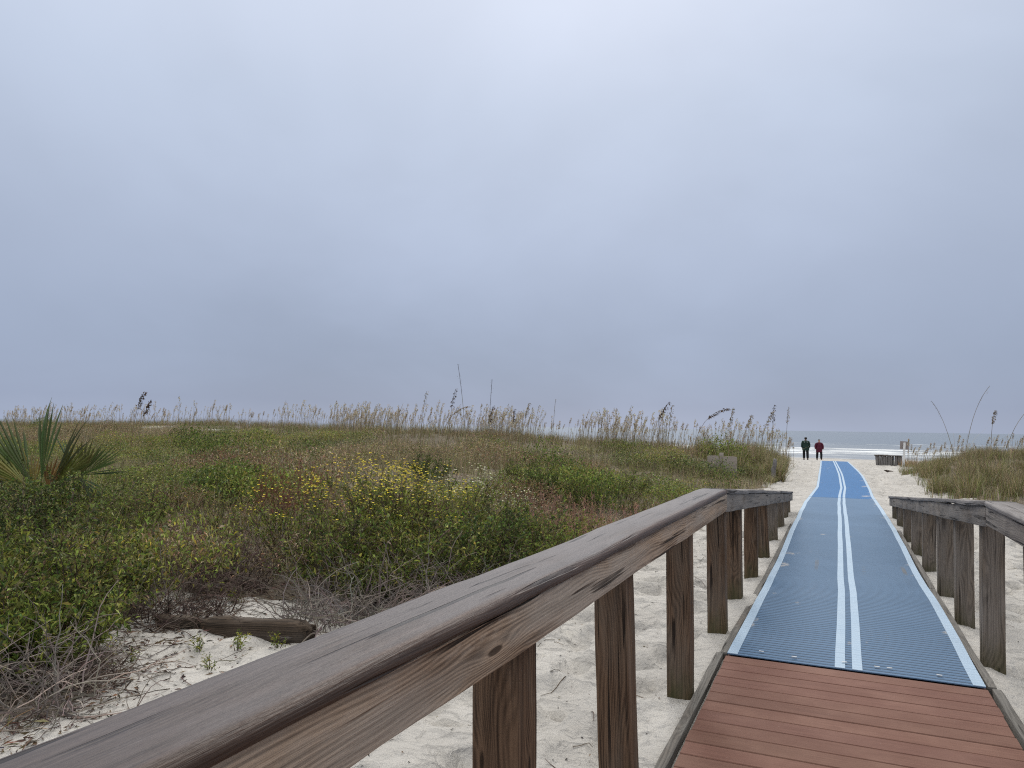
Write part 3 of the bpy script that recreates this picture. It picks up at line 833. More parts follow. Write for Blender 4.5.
# ------------------------------------------------------------------ a thing made of stem + leaf parts, and its copies
def plant_proto(name, parts):
    """parts: list of (part name, MB, material); first made at origin, moved by its first use"""
    return [(pn, mb.mesh(pn, mt), mt) for pn, mb, mt in parts]
def place(name, proto, x, y, label, cat, group=None, sc=1.0, rz=None, z=None, tilt=(0, 0)):
    o = empty(name, (x, y, gz(x, y) - .01 if z is None else z), rng.random() * 6.283 if rz is None else rz)
    o.rotation_euler[0] = tilt[0]; o.rotation_euler[1] = tilt[1]
    o.scale = (sc, sc, sc) if isinstance(sc, (int, float)) else sc
    tag(o, label, cat, group)
    for pn, me, mt in proto:
        c = bpy.data.objects.new(pn, me); C.objects.link(c); c.parent = o
    return o
def place1(name, me, x, y, label, cat, group=None, sc=1.0, rz=None, z=None):
    o = bpy.data.objects.new(name, me); C.objects.link(o)
    o.location = (x, y, gz(x, y) - .01 if z is None else z); o.rotation_euler = (0, 0, rng.random() * 6.283 if rz is None else rz)
    o.scale = (sc, sc, sc) if isinstance(sc, (int, float)) else sc
    return tag(o, label, cat, group)

def leafy(h, r, stems, per, ll, lw, cols, w, extra=None, **k):
    st, lf = shrub(h, r, stems, per, ll, lw, cols, w, **k)
    parts = [('stems', st, TWIG), ('foliage', lf, LEAF)]
    if extra is not None: parts.append(extra)
    return plant_proto('shrub', parts)

# ------------------------------------------------------------------ foreground scrub, plant by plant
V_green = [leafy(.75, .48, 34, 62, .050, .017, [GREEN, OLIVE, LIME, DKGREEN, DEAD], [5, 2, 2.2, 2, .7]) for _ in range(3)]
V_vine = [leafy(.55, .55, 40, 58, .062, .017, [LIME, GREEN, DKGREEN, OLIVE], [2.6, 5, 2, 1.5], up=.45) for _ in range(2)]
V_dark = [leafy(.8, .55, 36, 75, .042, .022, [DKGREEN, GREEN, OLIVE], [5, 3, 1]) for _ in range(2)]
V_low = [leafy(.6, .5, 36, 55, .034, .013, [OLIVE, GREEN, DEAD, YEL], [4, 3, 1.5, .6]) for _ in range(2)]
V_dry = [leafy(.6, .5, 46, 20, .030, .010, [DEAD, RUST, TAN, OLIVE], [3, 1.4, 2, 1.6], twig=(.15, .105, .085), branch=7) for _ in range(2)]
def flowering(col, n, size):
    st, lf = shrub(.8, .5, 36, 56, .045, .014, [GREEN, OLIVE, LIME], [3, 2, 4])
    return plant_proto('flowering', [('stems', st, TWIG), ('foliage', lf, LEAF), ('blossoms', flowers(crown_points(n, .86, .55, .74), size, col), LEAF)])
V_yel = [flowering((.74, .60, .06), 180, .0135), flowering((.74, .60, .06), 95, .013)]
V_whi = [flowering((.72, .70, .50), 150, .0125)]
V_twig = [plant_proto('tw', [('branches', twigs(.58, .58, 200), TWIG)]) for _ in range(2)]
V_twigb = [plant_proto('tw', [('branches', twigs(.34, .55, 190, (.075, .052, .042)), TWIG)])]
V_rust = [plant_proto('ru', [('stalks', weedstalk(.75, 34, .34, (.20, .095, .060)), SEED)]), plant_proto('ru', [('stalks', weedstalk(.75, 40, .36, (.31, .19, .135)), SEED)])]

SC = 'shrub'
def sp_(v, x, y, label, sc=1., name='leafy_shrub', cat='shrub', **k): return place(name, v, x, y, label, cat, sc=sc, **k)
# left mass below the palm
sp_(V_vine[0], -4.95, 3.15, 'bright green vine like shrub at the lower left edge, in front of the grey twigs', 1.15)
sp_(V_green[0], -5.35, 3.95, 'green leafy shrub left of the driftwood log, next to bare sand', 1.05)
sp_(V_vine[1], -5.9, 3.75, 'sprawling bright green shrub at the left edge below the dark bush', 1.2)
sp_(V_green[1], -6.2, 4.75, 'dense green shrub above the reddish dry stems left of the log', 1.05)
sp_(V_dark[0], -7.3, 5.0, 'dark green bush in front of the palm clump', 1.0)
sp_(V_dark[1], -8.5, 5.75, 'dark green bush directly beneath the tall palm fan', 1.0)
sp_(V_dark[0], -9.6, 6.0, 'dark green bush beneath the palm at the left edge', 1.05, rz=2.)
sp_(V_vine[0], -6.9, 4.25, 'low green shrub at the left edge below the palm bushes', 1.1, rz=1.)
sp_(V_green[2], -7.2, 6.0, 'mid green shrub right of the dark bush under the palm', .95)
sp_(V_green[1], -8.15, 6.2, 'green shrub hiding the foot of the smaller palm', 1.05, rz=2.)
sp_(V_low[0], -8.2, 7.2, 'olive shrub behind and right of the small palm', 1.0)
sp_(V_green[1], -5.0, 3.55, 'green leafy shrub overhanging the dark dry stems left of the log', 1.0, rz=3.3)
sp_(V_vine[1], -4.6, 2.8, 'low bright green shrub spilling over the corner twig tangle', .95, rz=2.2)
sp_(V_vine[0], -5.75, 4.55, 'bright green shrub at the upper end of the dry reddish stems', 1.0, rz=4.2)
sp_(V_vine[1], -4.62, 3.3, 'bright green low shrub nearest the bare sand at the lower left', .9, rz=5.0)
sp_(V_green[0], -5.1, 3.2, 'green shrub behind the lowest bright green one at the lower left', 1.0, rz=1.6)
# behind the log
sp_(V_dry[0], -5.6, 5.7, 'brown half bare shrub behind the driftwood log', .95, name='dry_shrub')
sp_(V_dry[1], -5.15, 6.05, 'brown twiggy shrub between the log and the yellow flowers', .95, name='dry_shrub')
sp_(V_low[1], -6.6, 6.6, 'olive brown low shrub in the middle of the scrub left of the yellow flowers', .95)
sp_(V_green[0], -4.25, 5.75, 'green leafy shrub right behind the grey twig pile', 1.12, rz=4.)
sp_(V_dry[0], -6.35, 5.9, 'mauve brown dry shrub left of the yellow flowers', .9, name='dry_shrub', rz=3.)
# yellow and white flowering
sp_(V_yel[0], -4.9, 7.0, 'shrub with the densest yellow flowers, mid scrub', 1.32, name='flowering_shrub', cat='flowering shrub')
sp_(V_yel[1], -5.35, 6.5, 'shrub with scattered yellow flowers left of the densest yellow one', 1.2, name='flowering_shrub', cat='flowering shrub')
sp_(V_yel[0], -4.5, 7.8, 'yellow flowering shrub next to the white flowers', 1.28, name='flowering_shrub', cat='flowering shrub', rz=2.)
sp_(V_yel[1], -4.2, 6.75, 'green shrub with a few yellow flowers above the bare twigs', 1.22, name='flowering_shrub', cat='flowering shrub', rz=1.)
sp_(V_yel[0], -5.15, 7.9, 'yellow flowering shrub at the back of the yellow patch', 1.25, name='flowering_shrub', cat='flowering shrub', rz=4.)
sp_(V_yel[0], -4.55, 7.2, 'yellow flowering shrub at the front of the yellow patch, above the green shrubs', 1.2, name='flowering_shrub', cat='flowering shrub', rz=5.2)
sp_(V_whi[0], -4.55, 8.9, 'shrub sprinkled with cream white flowers', 1.25, name='flowering_shrub', cat='flowering shrub')
sp_(V_whi[0], -4.0, 9.3, 'cream flowering shrub beside the pinkish dry stalks', .95, name='flowering_shrub', cat='flowering shrub', rz=3)
# dense green front behind the handrail
sp_(V_green[1], -3.65, 6.1, 'deep green shrub behind the handrail, right of the grey twig pile', 1.15, rz=1.)
sp_(V_dark[1], -3.25, 6.75, 'dark green shrub close behind the middle of the handrail', 1.1, rz=2.)
sp_(V_green[2], -2.9, 7.4, 'green shrub behind the handrail just below the pinkish dry stalks', 1.02, rz=3.)
sp_(V_dark[0], -3.45, 7.7, 'dark green shrub between the white flowers and the handrail', .95, rz=5.)
sp_(V_green[0], -2.6, 8.2, 'rightmost of the green shrubs lining the near handrail', .58, rz=2.4)
sp_(V_vine[0], -3.85, 5.75, 'low bright green shrub mixed into the grey twigs right of the log', .8, rz=.7)
sp_(V_green[2], -3.4, 6.05, 'low green shrub among the bare twigs against the handrail', .85, rz=2.9)
sp_(V_green[1], -3.0, 6.75, 'low green shrub tucked behind the middle of the handrail', .85, rz=4.9)
# bare twig piles
sp_(V_twig[0], -3.75, 5.05, 'pale grey pile of bare twigs at the right end of the log', 1.0, name='twig_pile', cat='twig pile')
sp_(V_twig[1], -3.45, 5.65, 'grey bare twigs under the green shrubs, right of the twig pile by the log', 1.0, name='twig_pile', cat='twig pile')
sp_(V_twig[0], -3.1, 6.25, 'grey bare twigs low against the middle of the handrail', .85, name='twig_pile', cat='twig pile', rz=2)
sp_(V_twig[1], -4.15, 2.75, 'grey bare twig tangle in the lower left corner by the handrail', .95, name='twig_pile', cat='twig pile', rz=1)
sp_(V_twigb[0], -4.75, 4.45, 'dark reddish heap of dry stems left of the log', .95, name='twig_pile', cat='twig pile')
sp_(V_twigb[0], -5.0, 5.2, 'dark brown dry stems at the back of the sand hollow above the log', .9, name='twig_pile', cat='twig pile', rz=2.)
sp_(V_twigb[0], -4.25, 3.2, 'dark dry stems between the corner twigs and the bare sand', .7, name='twig_pile', cat='twig pile', rz=4.)
# rusty weeds
sp_(V_rust[0], -6.5, 7.6, 'rust red dry weed standing left of the yellow flowers', 1.1, name='dry_weed', cat='dry weed')
sp_(V_rust[1], -3.45, 9.1, 'pinkish brown dry weeds right of the white flowers', 1.05, name='dry_weed', cat='dry weed')
sp_(V_rust[1], -2.75, 9.2, 'pinkish brown dry weeds nearest the far handrail', .95, name='dry_weed', cat='dry weed', rz=2)
sp_(V_rust[1], -3.2, 9.8, 'pinkish brown dry weeds behind the other pink ones', 1.0, name='dry_weed', cat='dry weed', rz=4)
sp_(V_rust[0], -7.4, 9.6, 'small rusty dry weed far behind the yellow flowers', .85, name='dry_weed', cat='dry weed', rz=3)
sp_(V_rust[1], -2.4, 9.9, 'pinkish brown dry weeds at the right end of the pink patch by the handrail', .95, name='dry_weed', cat='dry weed', rz=1.)
sp_(V_rust[1], -3.0, 8.6, 'pinkish brown dry weeds in front, just above the green shrubs by the handrail', .9, name='dry_weed', cat='dry weed', rz=5.)
# mid scrub by the far handrail
for i, (v, x, y, s_, lb) in enumerate([
    (V_green[0], -4.3, 13.0, 1.0, 'green shrub left of the bend in the handrail'),
    (V_dark[1], -5.3, 13.6, 1.0, 'dark green shrub further left of the handrail bend'),
    (V_low[0], -3.3, 13.4, .9, 'olive shrub nearest the bend of the handrail'),
    (V_green[1], -4.1, 15.6, 1.0, 'green shrub in front of the old sign boards'),
    (V_low[1], -3.0, 16.2, .9, 'olive shrub at the edge of the sand below the sign boards'),
    (V_green[2], -6.3, 15.2, 1.05, 'green shrub in the middle distance behind the white flowers'),
    (V_dark[0], -8.0, 14.0, 1.0, 'dark green shrub in the middle distance above the yellow flowers')]):
    sp_(v, x, y, lb, s_, rz=i * 1.1)
# sprouts on bare sand
sprout = plant_proto('spr', [('stems', (lambda t: t[0])(_s := shrub(.20, .07, 5, 22, .040, .012, [LIME, GREEN, YEL], [3, 3, 1], branch=2)), TWIG), ('foliage', _s[1], LEAF)])
for x, y, s_, lb in [(-4.05, 3.95, .9, 'small green sprout on the sand left of the log'), (-3.75, 3.75, .8, 'small sprout on bare sand beside the handrail below the log'),
                     (-3.88, 4.12, 1.1, 'thin yellow green sprout in front of the log'), (-3.62, 4.25, .9, 'yellow green sprout at the right end of the log'),
                     (-4.3, 3.6, .8, 'little sprout on the sand near the dark dry stems'), (-4.75, 5.0, 1.0, 'leafy sprout at the back of the sand hollow')]:
    place('sand_sprout', sprout, x, y, lb, 'sprout', sc=s_ * .75)

# ------------------------------------------------------------------ scrub cover that reads as one mass
def strip_proto(p):
    out_ = []
    for pn, me, mt in p: out_.append((me, mt))
    return out_
def simple(mb): return mb.arrays()
def scatter(n, xr, yr, ok):
    pts = []
    while len(pts) < n:
        X = rng.uniform(*xr, n * 2); Y = rng.uniform(*yr, n * 2)
        k = ok(X, Y)
        pts += list(zip(X[k], Y[k]))
    return np.array(pts[:n])
inview = lambda X, Y, pad=1.5: (X > -1.62 * Y - pad * 2.2) & (X < .24 * Y + pad)

def cover_unit(cols, w, n, h, r, ll, lw, tw=BRN):
    mb = MB()
    P_ = crown_points(n, h, r, .25); D = rng.normal(0, .7, (n, 3)) + [0, 0, .35]
    leaves(mb, P_, D, ll * rng.uniform(.6, 1.3, n), lw * rng.uniform(.7, 1.3, n), pick(cols, w, n), mat=0)
    for i in range(14):
        a = rng.random() * 6.283
        p = curve_path((rng.normal(0, r * .4), rng.normal(0, r * .4), 0), (math.cos(a) * .6, math.sin(a) * .6, 1), h * rng.uniform(.6, 1.1), 4, .15)
        tube(mb, p, np.linspace(.005, .002, 5), 3, cvar(tw, 1)[0], mat=1, cap=False)
    return mb.arrays()
NU = 3
UG = [cover_unit([GREEN, OLIVE, LIME, DKGREEN], [4, 2, 2.6, 1.4], 560, .55, .55, .058, .024) for _ in range(NU)]
UO = [cover_unit([OLIVE, LIME, GREEN, TAN, YEL], [4, 2, 2, 1.2, .7], 560, .50, .55, .050, .018, (.15, .12, .09)) for _ in range(NU)]
UB = [cover_unit([DEAD, TAN, OLIVE, RUST, STRAW], [2.2, 3, 2.4, .4, 1.2], 520, .42, .5, .050, .013, (.19, .15, .12)) for _ in range(NU)]
UD = [cover_unit([DKGREEN, GREEN, OLIVE], [3.4, 4, 1.2], 600, .60, .55, .052, .025) for _ in range(NU)]
UR = [cover_unit([RUST, TAN, DEAD], [3, 3, 1], 460, .45, .5, .055, .011, (.2, .11, .08)) for _ in range(NU)]
ok = lambda X, Y: (X < veg_edge(Y) - .35 - .012 * Y) & inview(X, Y)
cov = MB()
def mound(x, y, f=.55):
    return fbm(np.array([x * f + 13]), np.array([y * f + 5]), 2)[0]
def kind_at(x, y, f):
    t = fbm(np.array([x * f + 7]), np.array([y * f * 1.3]), 2)[0]; t2 = fbm(np.array([x * f * 1.7 + 33]), np.array([y * f * 2 + 3]), 2)[0]
    if t2 > .72: return UR
    g_ = .035 if f < .3 else 0.
    return UG if t > .60 + g_ else UD if t > .53 + g_ else UO if t > .42 + g_ * .6 else UB
for x, y in scatter(285, (-19, -2), (2.2, 10), ok):
    m_ = mound(x, y, .6)
    m_ = max(m_, .33)
    u = kind_at(x, y, .35)[int(rng.integers(0, NU))]
    cov.put(u, loc=(x, y, gz(x, y) - .05), rz=rng.random() * 6.28, sc=(1, 1, .30 + 1.9 * max(0, m_ - .32)), tint=np.full(3, rng.uniform(.85, 1.2)))
for x, y in scatter(800, (-50, -2), (9, 30), ok):
    m_ = mound(x, y, .40)
    m_ = max(m_, .36)
    u = kind_at(x, y, .20); u = (UO if u is UG else UB if (u is UO and rng.random() < .5) else u) if (y > 15 and x < -5.5) else u
    u = u[int(rng.integers(0, NU))]
    s_ = rng.uniform(.9, 1.4) * (1 + max(0, y - 14) * .02)
    cov.put(u, loc=(x, y, gz(x, y) - .06), rz=rng.random() * 6.28, sc=(s_, s_, .26 + 3.6 * max(0, m_ - .36)), tint=np.full(3, rng.uniform(.85, 1.25)))
tag(cov.build('scrub_cover', [LEAF, TWIG]), 'low mixed green and brown scrub covering the dune left of the walkway', 'scrub', kind='stuff')

# litter of dry stems and leaves under and around the scrub
lit = MB(); n = 9500
pts = scatter(n, (-9, -2.2), (2.2, 9), lambda X, Y: (duff(X, Y) > .03) & (rng.random(X.shape) < 1.2 - .5 * duff(X, Y)) & inview(X, Y))
P_ = np.stack([pts[:, 0], pts[:, 1], ground(pts[:, 0], pts[:, 1]) + .006 + .02 * rng.random(n)], 1)
leaves(lit, P_, rng.normal(0, 1, (n, 3)) * [1, 1, .25], rng.uniform(.03, .11, n), rng.uniform(.006, .020, n), pick([DEAD, BRN, RUST, GREY, TAN], [3, 3, 1, 1.2, 1], n), droop=.02)
for i in range(330):
    x, y = pts[i]
    p = curve_path((x, y, gz(x, y) + .01), (rng.normal(), rng.normal(), .25), rng.uniform(.15, .6), 5, .25, -.05)
    tube(lit, p, np.linspace(.0035, .0015, 6), 3, cvar([BRN, GREY, RUST][i % 3], 1)[0], mat=1, cap=False)
tag(lit.build('dry_litter', [LEAF, TWIG]), 'dry brown leaf and stem litter at the foot of the scrub', 'litter', kind='stuff')

# dark specks, bits of reed and twigs on the bare sand
deb = MB(); n = 1300
hol = scatter(n, (-5.2, -2.6), (2.3, 5.8), lambda X, Y: (X > veg_edge(Y) - .3) & (rng.random(X.shape) < np.clip(1.1 - (X - veg_edge(Y)) * .75, .12, 1)))
P_ = np.stack([hol[:, 0], hol[:, 1], ground(hol[:, 0], hol[:, 1]) + .006], 1)
leaves(deb, P_, rng.normal(0, 1, (n, 3)) * [1, 1, .2], rng.uniform(.012, .065, n), rng.uniform(.006, .018, n), pick([BRN, DEAD, RUST, (.03, .024, .02)], [3, 2, 1, 2], n), droop=0)
for x, y in hol[:170]:
    p = curve_path((x, y, gz(x, y) + .008), (rng.normal(), rng.normal(), .12), rng.uniform(.08, .4), 5, .22, -.03)
    p[:, 2] = np.maximum(p[:, 2], ground(p[:, 0], p[:, 1]) + .006)
    tube(deb, p, np.linspace(.0032, .0015, 6), 3, cvar(BRN, 1)[0], mat=1, cap=False)
n = 3600
pts = scatter(n, (-4.8, 3.4), (1.2, 44), lambda X, Y: (np.abs(X - .08) > 1.0) & (X > veg_edge(Y) - .2) & inview(X, Y, .4) & (rng.random(X.shape) < np.where(Y < 16, 1.0, .35)))
P_ = np.stack([pts[:, 0], pts[:, 1], ground(pts[:, 0], pts[:, 1]) + .004], 1)
leaves(deb, P_, rng.normal(0, 1, (n, 3)) * [1, 1, .15], rng.uniform(.008, .035, n), rng.uniform(.006, .014, n), pick([BRN, DEAD, (.03, .024, .02)], [2, 2, 3], n), droop=0)
for i in range(260):
    x, y = pts[i]
    if abs(x - .08) < 1.1: continue
    p = curve_path((x, y, gz(x, y) + .006), (rng.normal(), rng.normal(), .08), rng.uniform(.05, .28), 5, .18, -.01)
    p[:, 2] = ground(p[:, 0], p[:, 1]) + .006
    tube(deb, p, np.linspace(.003, .0015, 6), 3, cvar(BRN, 1)[0], mat=1, cap=False)
tag(deb.build('sand_debris', [LEAF, TWIG]), 'dark specks and broken twigs scattered on the pale sand', 'debris', kind='stuff')

# ------------------------------------------------------------------ dune grass
gr = MB()
def grass_field(n, xr, yr, ok, h, cols, w, wd, seg=3, curve=(.2, 1.1), tilt=.3):
    pts = scatter(n, xr, yr, ok)
    P_ = np.stack([pts[:, 0], pts[:, 1], ground(pts[:, 0], pts[:, 1], True) - .02], 1)
    A = rng.normal(0.4, 1.6, n)
    patch = .65 + .7 * fbm(pts[:, 0] * .5 + 2, pts[:, 1] * .5, 3)
    blades(gr, P_, A, np.abs(rng.normal(0, tilt, n)), h * rng.uniform(.4, 1.1, n) * patch, wd * rng.uniform(.7, 1.3, n), pick(cols, w, n, .25, .08), seg=seg, curve=rng.uniform(*curve, n))
def on_left(X, Y):
    e = (X < veg_edge(Y) - .1) & inview(X, Y)
    sand = (fbm(X * .22 + 15, Y * .3 + 2, 3) > .70) & (X < -14)
    return e & ~sand
def clumped(X, Y, f=2.2, th=.47): return fbm(X * f, Y * f, 2) > th
grass_field(52000, (-60, -1.2), (24, 40), lambda X, Y: on_left(X, Y) & clumped(X, Y), .55, [TAN, OLIVE, STRAW, GREEN, DEAD], [3, 3, 1.3, 1, 1.5], .011)
grass_field(52000, (-80, -1.2), (32, 48), lambda X, Y: on_left(X, Y) & clumped(X, Y), .55, [TAN, DEAD, OLIVE, RUST, STRAW], [3, 2, 2, .5, 1.2], .013)
grass_field(44000, (-42, -2), (9, 27), lambda X, Y: on_left(X, Y) & clumped(X, Y, 1.2, .40), .55, [TAN, OLIVE, STRAW, DEAD, GREEN], [2, 3, 1.2, 2, 1.5], .007)
grass_field(8000, (-14, -2.5), (3, 10), lambda X, Y: on_left(X, Y) & (X < veg_edge(Y) - .5) & clumped(X, Y, 1.2, .42), .55, [TAN, OLIVE, STRAW, GREEN], [2, 3, 1, 2], .005)
tag(gr.build('dune_grass', GRASS), 'mixed tan and olive grass covering the left dune', 'grass', kind='stuff')
gr = MB()
def on_right(X, Y): return (X > 2.5 + .09 * np.maximum(0, 24 - Y) + .4 * (fbm(Y * .7, X * .7, 2) - .5)) & inview(X, Y, 1.0)
grass_field(12000, (2.0, 10), (20, 36), lambda X, Y: on_right(X, Y) & clumped(X, Y), .5, [OLIVE, TAN, GREEN, STRAW, DEAD], [3, 2.2, 1.6, 1, 1.2], .010)
grass_field(9000, (3.2, 16), (41, 49), lambda X, Y: on_right(X, Y) & clumped(X, Y, 1.6, .45), .5, [(.26, .16, .07), TAN, STRAW, RUST], [3, 2, 1, .6], .014)
tag(gr.build('dune_grass', GRASS), 'mixed tan and olive grass covering the right dune', 'grass', kind='stuff')

# tussocks one can tell apart
T = [drygrass(.85, .30, 420, [OLIVE, TAN, STRAW, GREEN, DEAD], [3, 3, 1.2, 1.4, 1], .009).mesh('tussock', GRASS) for _ in range(3)]
T += [drygrass(.75, .32, 420, [TAN, DEAD, STRAW, OLIVE], [3, 2, 2, 1], .009).mesh('tussock', GRASS)]
G1 = 'grass tussocks at the right end of the left dune'
L1 = 'olive and tan grass tussock at the end of the left dune beside the path'
for i in range(34):
    y = rng.uniform(27, 37); x = -1.7 - .022 * (y - 27) - .3 * rng.random() - abs(rng.normal(0, 1.5))
    place1('grass_tussock', T[i % 4], x, y, L1, 'grass tussock', G1, rng.uniform(.8, 1.25))
G2 = 'grass tussocks on the right dune'
L2 = 'olive grass tussock on the front slope of the right dune'
for i in range(44):
    y = rng.uniform(21.5, 33); x = 2.75 + .09 * max(0, 24 - y) + rng.random() * (.19 * y - 1.9)
    place1('grass_tussock', T[i % 4], x, y, L2, 'grass tussock', G2, rng.uniform(.55, .95))

for x, y in ((-3.9, 25.9), (-3.2, 25.7), (-3.55, 25.5), (-4.3, 25.8), (-2.9, 26.3), (-2.2, 26.7), (-1.9, 26.5)):
    place1('grass_tussock', T[int(rng.integers(0, 4))], x, y, 'grass tussock at the foot of the old sign boards and the leaning stump', 'grass tussock', 'grass tussocks by the old sign boards', rng.uniform(.3, .46))

# ------------------------------------------------------------------ sea oats
def oat_proto(**k):
    st, hd = sea_oat(**k); return plant_proto('sea_oat', [('stem', st, GRASS), ('seed_head', hd, SEED)])
def oat_mesh(**k):
    st, hd = sea_oat(**k); mb = MB(); mb.put(st.arrays()); mb.put(hd.arrays()); return mb.mesh('sea_oat', SEED)
OM = [oat_mesh(h=1.35, lean=rng.uniform(.0, .15), bend=rng.uniform(.1, .7), az=0, th=.009, heads=52, hl=.26, hs=.052, col=(.37, .30, .20), basal=5) for _ in range(8)]
G3 = 'sea oats along the crest of the left dune'
L3 = 'thin tan sea oat stalk in the row along the left dune crest'
AZ = yaw  # prevailing wind bends stalks seawards and right
pxs = 0
for i in range(215):
    y = rng.normal(36, 3.0)
    t = rng.uniform(-1.58, -.05)
    if i % 4 == 0: t = rng.uniform(-.75, -.04)
    x = t * y
    if x > -1.7: x = -1.7 - rng.random()
    place1('sea_oat', OM[i % 8], x, y, L3, 'sea oat', G3, rng.uniform(.62, 1.12), rz=rng.normal(.2, .9))
G4 = 'sea oats on the right dune'
L4 = 'thin tan sea oat stalk standing on the right dune'
for i in range(48):
    y = rng.uniform(25, 46) if i % 2 else rng.uniform(42, 47); x = rng.uniform(3.0, .23 * y + .3)
    place1('sea_oat', OM[i % 8], x, y, L4, 'sea oat', G4, rng.uniform(.6, 1.05), rz=rng.normal(.2, .9))

oc = MB(); arrs = []
for k in range(10):
    s_, h_ = sea_oat(1.15, rng.uniform(0, .18), rng.uniform(.05, .6), 0, th=.006, heads=20, hl=.24, hs=.046, col=(.47, .40, .28), basal=3)
    t_ = MB(); t_.put(s_.arrays()); t_.put(h_.arrays()); arrs.append(t_.arrays())
n = 0
while n < 2600:
    y = rng.normal(36.5, 3.2); x = -rng.choice([rng.uniform(.045, 1.6), rng.uniform(.045, .75)]) * y
    if x > -2.2 or fbm(np.array([x * .35]), np.array([y * .2]), 2)[0] < .34 + .14 * rng.random(): continue
    oc.put(arrs[n % 10], loc=(x, y, gz(x, y) - .02), rz=rng.normal(.2, 1.0), sc=rng.choice([rng.uniform(.3, .8), rng.uniform(.6, 1.25), rng.uniform(.5, 1.45)]) * (1.2 if x > -13 else 1.1)); n += 1
for i in range(160):
    y = rng.uniform(40, 47); x = rng.uniform(3.4, .24 * y + .5)
    oc.put(arrs[i % 10], loc=(x, y, gz(x, y) - .02), rz=rng.normal(.2, 1.0), sc=rng.uniform(.45, .9))
tag(oc.build('sea_oat_stand', SEED), 'dense stand of thin tan sea oat stalks along the dune crests', 'sea oats', kind='stuff')

def at(px, d):
    """ground point in the direction of one column of the view, at depth d along the optical axis"""
    a = math.atan((px - 512) / F) - yaw
    r_ = d / math.cos(a + yaw)
    return r_ * math.sin(a), r_ * math.cos(a)
DK = (.085, .055, .035)
tall = [  # direction, depth, tip height above eye, lean, bend, heads, label
    (133, 24, 30, .05, .45, 60, DK, 'taller of the two sea oats with heavy dark seed heads on the far left', .05),
    (140, 24, 22, .05, .5, 60, DK, 'shorter of the two sea oats with dark seed heads on the far left', .05),
    (421, 30, 34, .05, .15, 30, TAN, 'slim sea oat with a dark upright tip left of the tallest stalk', .04),
    (440, 28, 22, .10, 1.5, 46, TAN, 'sea oat with a nodding arched head left of the tallest stalk', .045),
    (449, 28, 37, .03, .25, 46, DK, 'sea oat with a stiff dark head just left of the tallest stalk', .045),
    (469, 26, 62, -.09, -.10, 14, DK, 'tallest bare stalk on the crest, leaning left', .03),
    (489, 26, 47, .02, .06, 14, DK, 'tall straight stalk with a small dark tip right of the tallest one', .03),
    (486, 27, 20, .03, .4, 44, DK, 'short sea oat with a dense dark head between the two tallest stalks', .045),
    (512, 28, 18, .03, .15, 34, DK, 'straight sea oat with a narrow dark head right of the two tallest stalks', .045),
    (522, 28, 24, .06, .3, 44, TAN, 'sea oat with a fluffy head right of the narrow dark one', .045),
    (553, 30, 28, .03, .08, 8, TAN, 'bare thin stalk near the middle of the crest', .03),
    (648, 26, 28, .10, .75, 46, DK, 'arching sea oat with spaced dark spikelets above the handrail bend', .05),
    (668, 27, 24, .02, .2, 30, TAN, 'upright pale sea oat right of the arching one', .045),
    (690, 26, 24, .12, 1.6, 60, DK, 'sea oat with a strongly drooping dark head above the sign boards', .05),
    (728, 28, 22, .03, .25, 48, TAN, 'sea oat with a thick brown head right of the sign boards', .05),
    (742, 28, 16, .06, .5, 52, TAN, 'sea oat with a nodding tan head near the end of the left dune', .05),
    (758, 29, 20, .12, .5, 52, TAN, 'leaning sea oat with a feathery head near the end of the left dune', .05),
    (772, 30, 26, .01, .12, 40, DK, 'tall straight sea oat at the end of the left dune', .045),
    (786, 31, 24, .01, .15, 36, TAN, 'rightmost tall sea oat of the left dune beside the two people', .045),
    (963, 26, 48, .18, .55, 10, TAN, 'tallest arching bare stalk on the right dune', .03),
    (955, 27, 32, -.25, -.5, 12, TAN, 'stalk on the right dune arching to the left', .03),
    (990, 25, 24, .04, .25, 60, (.22, .17, .11), 'sea oat with a large brown seed head on the right dune', .042),
    (1000, 24, 30, .35, .7, 10, TAN, 'bare stalk arching right at the right edge of the picture', .03),
    (1010, 25, 24, .40, .8, 10, TAN, 'second bare arching stalk at the right edge, below the first', .03),
]
for px, d, up_, lean, bend, hd_, col, lb, hs in tall:
    x, y = at(px, d)
    if -1.5 < x < 2.4: x = -1.6 if px < 800 else 2.6
    g = gz(x, y)
    hor = (up_ / F) * d + 1.54
    h = max(.7, (hor - g) / math.cos(abs(lean) + abs(bend) * .3))
    place('sea_oat', oat_proto(h=h, lean=lean, bend=bend, az=0, th=.012, heads=max(30, int(hd_ * 1.4)), hl=.26 if hd_ > 20 else .3, hs=hs * (1.35 if hd_ > 20 else .8), col=col, basal=4), x, y, lb, 'sea oat', 'tall sea oats', rz=yaw + rng.normal(0, .12))

